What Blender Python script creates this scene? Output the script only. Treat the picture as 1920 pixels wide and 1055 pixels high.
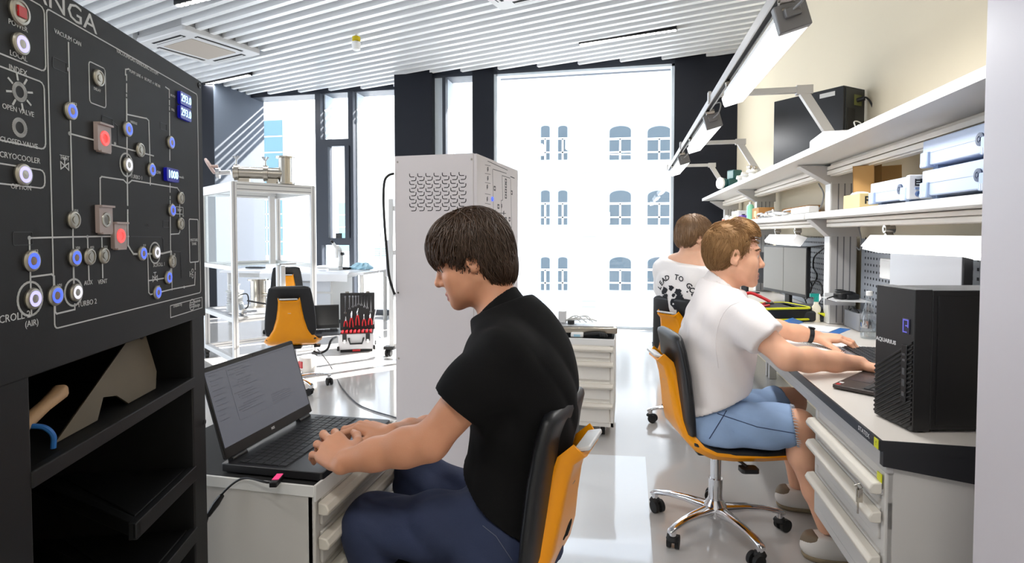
import bpy, bmesh, math, random
import numpy as np
from mathutils import Matrix, Vector
random.seed(7); np.random.seed(7)
for o in list(bpy.data.objects): bpy.data.objects.remove(o)
SC = bpy.context.scene
C = SC.collection
PI = math.pi

# ------------------------------------------------------------------ camera, world, sun, exposure
F, CX, CY, PITCH, YAW, EYE = 1040., 960., 470., math.radians(1.82), math.radians(11.84), 1.27
cam = bpy.data.cameras.new('camera'); cam_o = bpy.data.objects.new('camera', cam); C.objects.link(cam_o)
cam.sensor_fit = 'HORIZONTAL'; cam.sensor_width = 36.0; cam.lens = 36.0*F/1920
cam.shift_y = -(527.5-CY)/1920; cam.clip_start = .02; cam.clip_end = 300
cam_o.location = (0, 0, EYE); cam_o.rotation_euler = (PI/2-PITCH, 0, YAW)
SC.camera = cam_o
SC.view_settings.view_transform = 'Standard'; SC.view_settings.look = 'None'
SC.view_settings.gamma = 1.0; SC.view_settings.use_curve_mapping = False
SC.view_settings.exposure = 0.36
w = bpy.data.worlds.new('sky'); SC.world = w; w.use_nodes = True
nt = w.node_tree; bg = nt.nodes['Background']
tc = nt.nodes.new('ShaderNodeTexCoord'); sp = nt.nodes.new('ShaderNodeSeparateXYZ'); cr = nt.nodes.new('ShaderNodeValToRGB')
nt.links.new(tc.outputs['Generated'], sp.inputs[0]); nt.links.new(sp.outputs['Z'], cr.inputs[0]); nt.links.new(cr.outputs[0], bg.inputs[0])
cr.color_ramp.elements[0].position = 0.0; cr.color_ramp.elements[0].color = (.84, .91, 1, 1)
cr.color_ramp.elements[1].position = 0.7; cr.color_ramp.elements[1].color = (.68, .82, 1, 1)
bg.inputs[1].default_value = 2.6
sun = bpy.data.lights.new('sun', 'SUN'); sun.energy = 20.0; sun.angle = .009; sun.color = (1, .96, .9)
sun_o = bpy.data.objects.new('sun', sun); C.objects.link(sun_o)
sun_o.rotation_euler = Vector((-.9, -1, -.78)).to_track_quat('-Z', 'Y').to_euler()

# ------------------------------------------------------------------ helpers
_f = np.array([-math.sin(YAW)*math.cos(PITCH), math.cos(YAW)*math.cos(PITCH), -math.sin(PITCH)])
_r = np.array([math.cos(YAW), math.sin(YAW), 0]); _u = np.cross(_r, _f); EYEP = np.array([0, 0, EYE])
def ray(u, v): return _r*(u-CX)/F-_u*(v-CY)/F+_f
def pz(u, v, z): d = ray(u, v); return EYEP+d*(z-EYE)/d[2]
def py(u, v, y): d = ray(u, v); return EYEP+d*y/d[1]
def px(u, v, x): d = ray(u, v); return EYEP+d*x/d[0]
def pd(u, v, t): return EYEP+ray(u, v)*t
def ppl(u, v, p, n): d = ray(u, v); n = np.array(n, float); return EYEP+d*np.dot(np.array(p)-EYEP, n)/np.dot(d, n)

def lin(c): return tuple((x/255/12.92 if x/255 <= .04045 else ((x/255+.055)/1.055)**2.4) for x in c)
MATS = {}
def M(name, rgb, rough=.5, metal=0., spec=.5, bump=0., bscale=60., var=0., vscale=4., emis=None, estr=0., coat=0., stretch=None):
    if name in MATS: return MATS[name]
    m = bpy.data.materials.new(name); m.use_nodes = True; n = m.node_tree.nodes; l = m.node_tree.links
    b = n['Principled BSDF']; c = lin(rgb)
    b.inputs['Base Color'].default_value = (*c, 1); b.inputs['Roughness'].default_value = rough
    b.inputs['Metallic'].default_value = metal; b.inputs['Specular IOR Level'].default_value = spec
    b.inputs['Coat Weight'].default_value = coat
    if emis: b.inputs['Emission Color'].default_value = (*lin(emis), 1); b.inputs['Emission Strength'].default_value = estr
    if var or bump:
        t = n.new('ShaderNodeTexCoord'); mp = n.new('ShaderNodeMapping'); l.new(t.outputs['Object'], mp.inputs[0])
        if stretch: mp.inputs['Scale'].default_value = stretch
    if var:
        nz = n.new('ShaderNodeTexNoise'); nz.inputs['Scale'].default_value = vscale; nz.inputs['Detail'].default_value = 5; l.new(mp.outputs[0], nz.inputs[0])
        mx = n.new('ShaderNodeMix'); mx.data_type = 'RGBA'
        mx.inputs[6].default_value = (*[x*(1-var) for x in c], 1); mx.inputs[7].default_value = (*[min(1, x*(1+var)) for x in c], 1)
        l.new(nz.outputs[0], mx.inputs[0]); l.new(mx.outputs[2], b.inputs['Base Color'])
    if bump:
        nb = n.new('ShaderNodeTexNoise'); nb.inputs['Scale'].default_value = bscale; nb.inputs['Detail'].default_value = 3; l.new(mp.outputs[0], nb.inputs[0])
        bp = n.new('ShaderNodeBump'); bp.inputs['Strength'].default_value = bump; bp.inputs['Distance'].default_value = .002
        l.new(nb.outputs[0], bp.inputs['Height']); l.new(bp.outputs[0], b.inputs['Normal'])
    MATS[name] = m; return m
def glassmat(name, fac=.07, tint=(1, 1, 1)):
    if name in MATS: return MATS[name]
    m = bpy.data.materials.new(name); m.use_nodes = True; n = m.node_tree.nodes; l = m.node_tree.links
    n.remove(n['Principled BSDF']); t = n.new('ShaderNodeBsdfTransparent'); t.inputs[0].default_value = (*tint, 1)
    g = n.new('ShaderNodeBsdfGlossy'); g.inputs['Roughness'].default_value = .02; mx = n.new('ShaderNodeMixShader')
    mx.inputs[0].default_value = fac; l.new(t.outputs[0], mx.inputs[1]); l.new(g.outputs[0], mx.inputs[2])
    l.new(mx.outputs[0], n['Material Output'].inputs[0]); MATS[name] = m; return m

WM = {}
def setp(o, label=None, cat=None, group=None, kind=None):
    if label: o['label'] = label
    if cat: o['category'] = cat
    if group: o['group'] = group
    if kind: o['kind'] = kind
    return o
def thing(name, label, cat, loc=(0, 0, 0), rz=0., group=None, R=None):
    o = bpy.data.objects.new(name, None); C.objects.link(o); o.empty_display_size = .05
    m = Matrix.Translation(Vector(loc)) @ (R.to_4x4() if R is not None else Matrix.Rotation(rz, 4, 'Z'))
    o.matrix_world = m; WM[o] = m
    return setp(o, label, cat, group)
class MB:
    def __init__(s, T=None): s.v = []; s.f = []; s.T = T or Matrix.Identity(4); s.mi = []; s.cur = 0
    def add(s, vs, fs, T=None):
        b = len(s.v); TT = s.T @ T if T is not None else s.T
        for p in vs: s.v.append(tuple(TT @ Vector(p)))
        for f in fs: s.f.append(tuple(i+b for i in f)); s.mi.append(s.cur)
        return s
    def box(s, x0, x1, y0, y1, z0, z1, T=None):
        v = [(x, y, z) for z in (z0, z1) for y in (y0, y1) for x in (x0, x1)]
        return s.add(v, [(0, 2, 3, 1), (4, 5, 7, 6), (0, 1, 5, 4), (2, 6, 7, 3), (0, 4, 6, 2), (1, 3, 7, 5)], T)
    def cbox(s, c, d, T=None): return s.box(c[0]-d[0]/2, c[0]+d[0]/2, c[1]-d[1]/2, c[1]+d[1]/2, c[2]-d[2]/2, c[2]+d[2]/2, T)
    def prism(s, poly, a, b, axis='z', T=None):
        # poly: 2D outline (counter-clockwise); extruded from a to b along axis
        k = len(poly)
        mk = {'z': lambda p, h: (p[0], p[1], h), 'y': lambda p, h: (p[0], h, p[1]), 'x': lambda p, h: (h, p[0], p[1])}[axis]
        v = [mk(p, a) for p in poly]+[mk(p, b) for p in poly]
        fs = [tuple(range(k-1, -1, -1)), tuple(range(k, 2*k))]+[(i, (i+1) % k, k+(i+1) % k, k+i) for i in range(k)]
        return s.add(v, fs, T)
    def tube(s, pts, r, n=8, T=None, cap=True, closed=False):
        pts = [Vector(p) for p in pts]; k = len(pts)
        rr = list(r) if hasattr(r, '__len__') else [r]*k
        v = []; fs = []; up = None
        for i, p in enumerate(pts):
            if closed: t = (pts[(i+1) % k]-pts[i-1])
            else: t = (pts[min(i+1, k-1)]-pts[max(i-1, 0)])
            if t.length < 1e-9: t = Vector((0, 0, 1))
            t.normalize()
            if up is None: up = t.orthogonal().normalized()
            else:
                up = up-t*up.dot(t)
                up = up.normalized() if up.length > 1e-6 else t.orthogonal().normalized()
            sd = t.cross(up)
            for j in range(n):
                a = 2*PI*j/n; v.append(p+(up*math.cos(a)+sd*math.sin(a))*rr[i])
        for i in range(k if closed else k-1):
            i2 = (i+1) % k
            for j in range(n): fs.append((i*n+j, i*n+(j+1) % n, i2*n+(j+1) % n, i2*n+j))
        if cap and not closed: fs.append(tuple(range(n-1, -1, -1))); fs.append(tuple((k-1)*n+j for j in range(n)))
        return s.add(v, fs, T)
    def cyl(s, a, b, r, r2=None, n=16, T=None): return s.tube([a, b], [r, r if r2 is None else r2], n, T)
    def lathe(s, prof, n=24, T=None):
        v = []; fs = []; k = len(prof)
        for (r, z) in prof:
            for j in range(n): a = 2*PI*j/n; v.append((r*math.cos(a), r*math.sin(a), z))
        for i in range(k-1):
            for j in range(n): fs.append((i*n+j, i*n+(j+1) % n, (i+1)*n+(j+1) % n, (i+1)*n+j))
        if prof[0][0] > 1e-5: fs.append(tuple(range(n-1, -1, -1)))
        if prof[-1][0] > 1e-5: fs.append(tuple((k-1)*n+j for j in range(n)))
        return s.add(v, fs, T)
    def ball(s, c, r, n=12, T=None, sc=(1, 1, 1)):
        pr = [(max(1e-6, math.sin(PI*i/n))*r, -math.cos(PI*i/n)*r) for i in range(n+1)]
        S = Matrix.Translation(Vector(c)) @ Matrix.Diagonal((*sc, 1)); return s.lathe(pr, n*2, (T @ S) if T is not None else S)
    def grid(s, rows, closed_u=False, T=None, flip=False):
        m = len(rows); k = len(rows[0]); v = [p for r in rows for p in r]; fs = []
        for i in range(m-1):
            for j in range(k if closed_u else k-1):
                q = (i*k+j, i*k+(j+1) % k, (i+1)*k+(j+1) % k, (i+1)*k+j); fs.append(q[::-1] if flip else q)
        return s.add(v, fs, T)
    def loft(s, rings, T=None):
        k = len(rings[0]); s.grid(rings, True, T); b = len(s.v)
        s.f.append(tuple(b-len(rings)*k+j for j in range(k-1, -1, -1))); s.mi.append(s.cur); s.f.append(tuple(b-k+j for j in range(k))); s.mi.append(s.cur)
        return s
    def text(s, t, size, T, ext=.0004, align='CENTER', bold=0., space=1.0, xs=1.0):
        cu = bpy.data.curves.new('lettering', 'FONT'); cu.body = t; cu.size = size; cu.align_x = align; cu.align_y = 'CENTER'
        cu.resolution_u = 2; cu.extrude = ext; cu.offset = bold; cu.space_character = space
        o = bpy.data.objects.new('lettering', cu); C.objects.link(o)
        bpy.context.view_layer.update()
        me = bpy.data.meshes.new_from_object(o.evaluated_get(bpy.context.evaluated_depsgraph_get()))
        s.add([(v.co.x*xs, v.co.y, v.co.z) for v in me.vertices], [tuple(p.vertices) for p in me.polygons], T)
        bpy.data.objects.remove(o); bpy.data.curves.remove(cu); bpy.data.meshes.remove(me); return s
    def build(s, name, mat, parent=None, smooth=35, bevel=0., seg=2, **props):
        me = bpy.data.meshes.new(name); vs = s.v
        if parent is not None and parent in WM:
            inv = WM[parent].inverted(); vs = [tuple(inv @ Vector(p)) for p in vs]
        me.from_pydata(vs, [], s.f)
        for m in (mat if isinstance(mat, (list, tuple)) else [mat]): me.materials.append(m)
        if max(s.mi, default=0) > 0: me.polygons.foreach_set('material_index', s.mi)
        if smooth:
            me.shade_smooth(); me.set_sharp_from_angle(angle=math.radians(smooth))
        me.update()
        o = bpy.data.objects.new(name, me); C.objects.link(o)
        if parent is not None: o.parent = parent; WM[o] = WM.get(parent, Matrix.Identity(4))
        if bevel:
            b = o.modifiers.new('edge', 'BEVEL'); b.width = bevel; b.segments = seg; b.limit_method = 'ANGLE'; b.angle_limit = math.radians(40)
        setp(o, **props); return o
def struct(mb, name, mat, bevel=0., parent=None): return mb.build(name, mat, parent, bevel=bevel, kind='structure')
def copy_tree(o, parent=None):
    c = o.copy(); C.objects.link(c)
    if parent is not None: c.parent = parent
    for ch in list(o.children): copy_tree(ch, c)
    return c
def RX(a): return Matrix.Rotation(a, 4, 'X')
def RY(a): return Matrix.Rotation(a, 4, 'Y')
def RZ(a): return Matrix.Rotation(a, 4, 'Z')
def TR(x, y, z): return Matrix.Translation((x, y, z))
def spline(pts, n=8):
    P = [Vector(p) for p in pts]; P = [P[0]*2-P[1]]+P+[P[-1]*2-P[-2]]; out = []
    for i in range(1, len(P)-2):
        for j in range(n):
            t = j/n; a, b, c, d = P[i-1], P[i], P[i+1], P[i+2]
            out.append(.5*((2*b)+(c-a)*t+(2*a-5*b+4*c-d)*t*t+(3*b-a-3*c+d)*t**3))
    out.append(P[-2]); return out
def rrect(x0, x1, y0, y1, r, n=4):
    o = []
    for cx, cy, a0 in ((x1-r, y0+r, -PI/2), (x1-r, y1-r, 0), (x0+r, y1-r, PI/2), (x0+r, y0+r, PI)):
        for i in range(n+1): a = a0+PI/2*i/n; o.append((cx+r*math.cos(a), cy+r*math.sin(a)))
    return o

# ------------------------------------------------------------------ materials
white = M('white paint', (232, 232, 230), .45, var=.02)
cream = M('cream wall paint', (226, 214, 188), .7, var=.03, vscale=1.5)
navy = M('dark navy cladding', (18, 22, 32), .6, spec=.3, var=.08, vscale=3)
slatm = M('white ceiling slat', (232, 233, 234), .35)
plen = M('ceiling void grey', (120, 124, 130), .8)
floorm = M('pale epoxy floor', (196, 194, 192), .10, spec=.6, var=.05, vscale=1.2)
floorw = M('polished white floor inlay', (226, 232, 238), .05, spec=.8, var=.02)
frame_dk = M('anthracite frame', (40, 46, 58), .4)
frame_lt = M('pale window reveal', (214, 224, 232), .5)
glass = glassmat('window glass', .05)
glassc = glassmat('clear sheet glass', .10, (.96, .99, .985))
alu = M('brushed aluminium', (200, 200, 202), .38, 1., bump=.15, bscale=120, stretch=(1, 1, 12))
alup = M('satin aluminium profile', (196, 194, 192), .45, .35)
chrome = M('polished chrome', (225, 225, 228), .08, 1.)
steel = M('stainless steel', (186, 180, 170), .25, 1., var=.08, vscale=8)
black = M('matt black plastic', (24, 24, 26), .45)
blackg = M('gloss black plastic', (16, 16, 18), .2)
rubber = M('black rubber', (26, 26, 27), .7)
cush = M('black chair upholstery', (26, 27, 30), .42, bump=.06, bscale=300)
orange = M('yellow orange shell plastic', (255, 164, 0), .34)
lightpl = M('pale grey plastic', (214, 214, 214), .4)
greycab = M('light grey steel cabinet', (206, 203, 198), .42, var=.02)
creamh = M('ivory handle strip', (226, 220, 208), .42)
rackbk = M('charcoal powder coat', (21, 22, 24), .55, spec=.35, bump=.05, bscale=700)
rackin = M('black rack interior', (15, 15, 17), .6)
rackwh = M('white powder coat', (220, 214, 216), .45)
printw = M('pale grey screen print', (206, 208, 210), .5)
printd = M('faint grey screen print', (50, 51, 55), .5)
printk = M('dark screen print', (52, 52, 60), .5)
benchw = M('bench worktop laminate', (224, 217, 208), .35, var=.02)
bencht = M('black worktop edging', (34, 35, 38), .4)
screeng = M('lit grey screen', (60, 62, 68), .25, emis=(118, 120, 130), estr=.38)
screentx = M('screen text', (40, 42, 48), .3, emis=(80, 82, 92), estr=.38)
monit = M('lit monitor screen', (60, 60, 60), .3, emis=(160, 154, 144), estr=.36)
card = M('brown cardboard', (196, 152, 92), .75, var=.08)
cardy = M('pale cardboard', (232, 206, 146), .75, var=.05)
instr = M('pale blue instrument case', (186, 200, 226), .4)
paper = M('white paper', (240, 240, 238), .7)
ledw = M('lit led diffuser', (255, 255, 255), .4, emis=(255, 255, 255), estr=3.0)
ledc = M('lit ceiling led', (255, 255, 255), .4, emis=(255, 253, 248), estr=4.0)
tealm = M('teal enamel', (20, 84, 84), .4)
redm = M('red plastic', (196, 24, 34), .35)
yellowm = M('acid yellow trim', (224, 226, 30), .45)
bluep = M('blue plastic film', (52, 120, 200), .3)
# ------------------------------------------------------------------ setting
XR, YW, YL, ZC, XP = 1.33, 7.5, 8.05, 3.5, -6.02
struct(MB().box(-10, 1.6, -3, 8.4, -.1, 0), 'floor', floorm)
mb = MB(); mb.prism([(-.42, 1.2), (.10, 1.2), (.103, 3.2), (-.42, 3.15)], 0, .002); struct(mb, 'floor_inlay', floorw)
mb = MB().box(XR, XR+.2, -3, 8.4, 0, 3.8); struct(mb, 'wall_right', cream)
struct(MB().box(-10, XR+.2, -3.2, -3, 0, 3.8), 'wall_front', white)  # unseen wall added behind the camera to keep sky light out
# slatted ceiling
mb = MB(); mb.cur = 1; mb.box(-10, XR, -3, 8.4, ZC+.16, ZC+.22); mb.cur = 0
d = Vector((-.955, .297, 0)).normalized(); n = Vector((.297, .955, 0)).normalized()
sw, pitch = .056, .16
holes = []
AC_AT = ((-5.0, 5.77), (-.918, 4.80)); AC_R = RZ(math.radians(-16.8))
def in_hole(q): return any(max(abs(p.x), abs(p.y)) < .465 for p in (AC_R.inverted() @ Vector((q.x-x, q.y-y, 0)) for x, y in AC_AT))
def wally(x): return YW-.03 if x > -2.95 else YL-.03
for k in range(-22, 64):
    s0 = k*pitch
    ts = []
    t = -1.2-0.0
    # march along the slat and keep the spans that are inside the room and clear of the cassettes
    step = .02; run = None; tt = -6.0
    while tt < 13:
        a = n*(s0+sw)+d*tt; b = n*s0+d*tt
        ok = a.y < wally(a.x) and b.y < wally(b.x) and max(a.x, b.x) < XR+.01 and min(a.x, b.x) > -9.8 and min(a.y, b.y) > -2.9 \
            and not in_hole(a) and not in_hole(b)
        if ok and run is None: run = tt
        if not ok and run is not None:
            if tt-run > .1: ts.append((run, tt-step))
            run = None
        tt += step
    for (a, b) in ts:
        P = [n*s0+d*a, n*(s0+sw)+d*a, n*(s0+sw)+d*b, n*s0+d*b]
        mb.prism([(p.x, p.y) for p in P], ZC, ZC+.13)
struct(mb, 'ceiling', [slatm, plen])
# window wall ------------------------------------------------------
def X_at(u, y): return py(u, 437, y)[0]
mb = MB()
mb.box(X_at(1262, YW), XR, YW-.06, YW+.3, 0, 3.8)                     # dark pier at the right end
mb.box(X_at(888, YW), X_at(927, YW), YW-.05, YW+.3, 0, 3.8)           # slim dark pier
mb.box(X_at(741, 7.38), X_at(811, 7.38), 7.38, YL+.3, 0, 3.8)         # wide dark column
mb.box(-10, XP-.01, 7.2, YL+.3, 0, 3.8)
struct(mb, 'wall_back', navy)
struct(MB().box(XP-.01, XP, 7.2, YL+.3, 0, 3.8), 'wall_left', M('slate blue reveal', (74, 82, 94), .6))
mb = MB().box(X_at(811, YW), X_at(1262, YW), YW-.02, YW+.3, 3.45, 3.8); mb.box(XP, X_at(741, 7.5), YL-.02, YL+.3, 3.47, 3.8)
struct(mb, 'trim_1', frame_dk)
# windows
xa, xb, xc, xd = X_at(812, YW), X_at(888, YW), X_at(927, YW), X_at(1262, YW)
mb = MB().box(xa+.01, xa+.20, YW+.0, YW+.32, 0, 3.45); mb.box(xd-.035, xd, YW-.02, YW+.2, 0, 3.45); mb.box(xc, xc+.045, YW-.02, YW+.2, 0, 3.45)
struct(mb, 'trim_2', frame_lt)
mb = MB().box(X_at(832, YW), X_at(838, YW), YW-.04, YW+.06, 0, 3.45); mb.box(X_at(832, YW), xb, YW-.04, YW+.06, 0, .10); fr = struct(mb, 'window_1', frame_dk)
struct(MB().box(X_at(838, YW), xb, YW+.01, YW+.018, .1, 3.45), 'pane', glass, parent=fr)
mb = MB().box(xc+.03, xd, YW-.02, YW+.10, 0, .035); mb.box(xc+.03, xd, YW-.02, YW+.1, 3.42, 3.45); fr = struct(mb, 'window_2', frame_lt)
struct(MB().box(xc+.045, xd-.035, YW+.03, YW+.038, .035, 3.42), 'pane', glass, parent=fr)
L = lambda u: X_at(u, YL)
def zl(v, u): return py(u, v, YL)[2]
mb = MB(); Y0, Y1 = YL-.06, YL+.05
mb.box(L(597), L(607), Y0, Y1, 0, 3.47); mb.box(L(658), L(667), Y0, Y1, 0, 3.47)
mb.box(L(607), L(658), Y0, Y1, zl(275, 630), zl(262, 630)); mb.box(L(607), L(658), Y0, Y1, zl(459, 630), zl(446, 630))
mb.box(L(607), L(621), Y0-.02, Y1, zl(446, 630), zl(275, 630)); mb.box(L(652), L(660), Y0-.02, Y1, zl(446, 630), zl(275, 630))
mb.box(XP, L(741), Y0, Y1, 0, .08); fr = struct(mb, 'window_3', frame_dk)
struct(MB().box(XP, L(741), YL-.002, YL+.004, .08, 3.47), 'pane', glass, parent=fr)
mb = MB(); mb.box(L(636), L(646), Y0-.05, Y0-.02, zl(446, 630), zl(437, 630)); struct(mb, 'window_handle', black, parent=fr)
mb = MB().box(L(607), L(609.5), Y1, Y1+.35, 0, 3.47); mb.box(L(667), L(669), Y1, Y1+.4, 0, 3.47); struct(mb, 'trim_3', frame_lt)

# ------------------------------------------------------------------ outside: pale buildings across the street
fac = M('pale stucco facade', (250, 250, 248), .8, var=.02, vscale=.4)
facw = M('street window glass', (84, 98, 106), .5)
facf = M('white window frame', (240, 242, 242), .6)
fact = M('facade moulding', (190, 197, 199), .8)
faw2 = M('teal curtain glass', (110, 150, 164), .4)
YF = 30.
b = thing('street_building', 'pale stucco building with rows of arched windows outside the tall window', 'building', (-2, YF, -6))
xl, xr = py(940, 400, YF)[0], py(1420, 400, YF)[0]
MB().box(xl-1, xr+3, YF, YF+8, -8, 15).build('facade', fac, b)
rows = [(300, 236, 0), (421, 357, 1), (543, 482, 1), (664, 603, 1)]
cols = [(1143, 1183), (1214, 1258), (1015, 1031), (1047, 1064), (1290, 1330), (1362, 1400)]
for ri, (vb, vt, _) in enumerate(rows):
    for ci, (ua, ub) in enumerate(cols):
        p = py(ua, vb, YF-.02); q = py(ub, vt, YF-.02); x0, x1, z0, z1 = p[0], q[0], p[2], q[2]
        ar = (x1-x0)*.22
        def arch(x0, x1, z0, z1, ar, n=8): return [(x0, z0), (x1, z0)]+[((x0+x1)/2+(x1-x0)/2*math.cos(PI*i/n), z1-ar+ar*math.sin(PI*i/n)) for i in range(n+1)]
        wn = MB().prism(arch(x0-.12, x1+.12, z0-.12, z1+.12, ar), YF-.10, YF-.002, 'y').build('window', fact, b)
        MB().prism(arch(x0, x1, z0, z1, ar), YF-.13, YF-.11, 'y').build('pane', facw, wn)
        m2 = MB(); xm = (x0+x1)/2; zm = z0+(z1-z0)*.62
        m2.box(xm-.05, xm+.05, YF-.17, YF-.12, z0, zm); m2.box(x0, x1, YF-.17, YF-.12, zm-.06, zm+.06); m2.box(x0, x1, YF-.17, YF-.12, z0+.35, z0+.43)
        m2.build('window_frame', facf, wn)
mb = MB()
for v in (328, 449, 571): z = py(1200, v, YF)[2]; mb.box(xl-1, xr+3, YF-.25, YF, z-.12, z+.12)
for u in (1105, 1275): x = py(u, 400, YF)[0]; mb.box(x-.35, x+.35, YF-.12, YF, -8, 15)
mb.build('cornice', fact, b)
for u, v in ((1003, 280), (1075, 268), (1128, 408)):
    p = py(u, v, YF-.75); ac = thing('air_conditioner', {1003: 'leftmost white air conditioner box on the pale facade outside', 1075: 'white air conditioner box beside the upper narrow windows outside', 1128: 'lower white air conditioner box by the arched windows outside'}[u], 'air conditioner', tuple(p))
    mb = MB(); mb.cbox((p[0], p[1]+.2, p[2]), (.85, .45, .6)); mb.build('case', facf, ac, bevel=.03)
    MB().cyl((p[0], p[1]-.03, p[2]), (p[0], p[1]-.06, p[2]), .22).build('fan_grille', fact, ac)
def bldg(label, u0, u1, vt, Y, dx, glassrect, h=-6, nm='office_building', mat=fac, gm=faw2):
    p = py(u0, vt, Y); q = py(u1, vt, Y); b = thing(nm, label, 'building', (p[0], Y, h))
    MB().box(p[0], q[0], Y, Y+dx, h, p[2]).build('walls', mat, b)
    for i, (a, c, v0, v1) in enumerate(glassrect):
        P = py(a, v1, Y-.03); Q = py(c, v0, Y-.03); w = MB().box(P[0], Q[0], Y-.06, Y-.01, P[2], Q[2]).build('window', gm, b)
        m = MB(); k = max(2, int((Q[0]-P[0])/1.4))
        for j in range(1, k): x = P[0]+(Q[0]-P[0])*j/k; m.box(x-.04, x+.04, Y-.1, Y-.06, P[2], Q[2])
        for j in range(1, 4): z = P[2]+(Q[2]-P[2])*j/4; m.box(P[0], Q[0], Y-.1, Y-.06, z-.04, z+.04)
        m.build('window_frame', facf, w)
    m = MB().box(p[0]-.2, q[0]+.2, Y-.2, Y, p[2]-.3, p[2]); m.build('parapet', fact, b)
palegl = M('pale blue curtain glass', (104, 140, 154), .4)
bldg('office block with pale blue curtain glass outside the left window', 300, 536, 196, 34., 3, [(300, 470, 392, 458), (474, 529, 375, 478), (300, 529, 225, 350)], gm=palegl)
bldg('plain pale building right of the blue glass block outside', 548, 668, 245, 40., 3, [(560, 590, 400, 470), (610, 660, 380, 470)])
bldg('low pale building seen past the window frame outside', 672, 736, 290, 46., 3, [(700, 730, 465, 480)])
bldg('tall plain pale building seen through the slim window outside', 780, 905, 300, 52., 5, [(845, 880, 350, 420)])
for k in range(9): struct(MB().box(-7.5, -3.0, 8.5+.17*k, 8.5+.17*k+.07, 3.92+.02*k, 3.95+.02*k), 'sun_louvre', frame_lt)
struct(MB().box(-40, 20, 9.2, 60, -6.2, -6), 'street', M('pale paving', (226, 228, 230), .8, var=.04))

# ------------------------------------------------------------------ ceiling fittings
def cassette(label, x, y):
    t = thing('ceiling_air_conditioner', label, 'air conditioner', (x, y, ZC-.045), group='cassette air conditioners in the slatted ceiling')
    h = .475; z0 = -.045; T = TR(x, y, ZC) @ AC_R
    mb = MB(T); mb.prism(rrect(-h, h, -h, h, .05), z0, .02); mb.box(-.45, .45, -.45, .45, 0, .13); mb.build('panel', lightpl, t, bevel=.008)
    g = MB(T).box(-.27, .27, -.27, .27, z0-.006, z0+.01); g.build('intake_grille', M('beige grille', (176, 166, 154), .6), t)
    for dx, dy, sx, sy in ((0, -.37, .28, .032), (0, .37, .28, .032), (-.37, 0, .032, .28), (.37, 0, .032, .28)):
        v = MB(T).box(dx-sx, dx+sx, dy-sy, dy+sy, z0-.003, z0+.01).build('air_slot', M('shadow black slot', (20, 20, 22), .7), t)
        m = MB(T); m.cbox((dx, dy, z0-.008), (2*sx*.96 if sx > .1 else .02, 2*sy*.96 if sy > .1 else .02, .006)); m.build('louvre', lightpl, v)
cassette('square cassette air conditioner in the ceiling above the black rack', *AC_AT[0])
cassette('square cassette air conditioner cut off by the top of the frame', *AC_AT[1])
def linlight(label, p0, p1, nl):
    p0 = Vector(p0); p1 = Vector(p1); dd = (p1-p0).normalized(); nn = Vector((-dd.y, dd.x, 0)); Lh = (p1-p0).length
    t = thing('linear_ceiling_light', label, 'ceiling light', tuple((p0+p1)/2), group='black linear lights in the ceiling slats')
    T = Matrix.Translation((p0+p1)/2) @ RZ(math.atan2(dd.y, dd.x))
    MB(T).box(-Lh/2, Lh/2, -.035, .035, -.012, .05).build('housing', black, t)
    for i in range(nl):
        x = -Lh/2+(i+.5)*Lh/nl; MB(T).prism(rrect(x-.47*Lh/nl, x+.47*Lh/nl, -.026, .026, .02, 3), -.017, -.011).build('lamp', ledc, t)
    ld = bpy.data.lights.new('linear_lamp', 'AREA'); ld.shape = 'RECTANGLE'; ld.size = Lh; ld.size_y = .06; ld.energy = (14 if p0.y > 1 else 24)*Lh; ld.color = (1, .97, .93)  # stronger for the fill lights added behind the camera
    lo = bpy.data.objects.new('linear_lamp', ld); C.objects.link(lo); lo.matrix_world = T @ TR(0, 0, -.03)
ZL = ZC-.005
linlight('black linear ceiling light in front of the tall window', pz(1087, 82, ZL), pz(1269, 54, ZL), 20)
linlight('black linear ceiling light just past the black rack', pz(330, 169, ZL), pz(469, 139, ZL), 16)
linlight('black linear ceiling light at the top edge above the rack', pz(332, 9, ZL), pz(480, -28, ZL), 14)
# unseen fill lights added behind the camera to brighten surfaces facing it
linlight('added unseen fill light behind the viewpoint over the aisle', (-.9, -.6, ZL), (.5, -1.0, ZL), 14)
linlight('added unseen fill light behind the viewpoint by the rack', (-3.6, .6, ZL), (-2.2, .2, ZL), 14)
p = pz(668, 68, ZC-.02); t = thing('smoke_detector', 'small white smoke detector with yellow cap under the ceiling', 'smoke detector', tuple(p))
T = Matrix.Translation(Vector(p)); T0 = T
MB(T).cyl((0, 0, -.05), (0, 0, .06), .012).build('stem', M('white cable', (235, 235, 232), .5), t)
MB(T @ TR(.0, 0, -.03)).lathe([(.03, -.03), (.045, -.02), (.045, .02), (.03, .03)]).build('cap', M('yellow cap', (214, 190, 10), .5), t)
MB(T @ TR(0, 0, -.10)).lathe([(.02, -.06), (.04, -.05), (.05, .0), (.05, .03), (.03, .045)]).build('sensor_body', M('white plastic', (236, 236, 234), .4), t)
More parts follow.
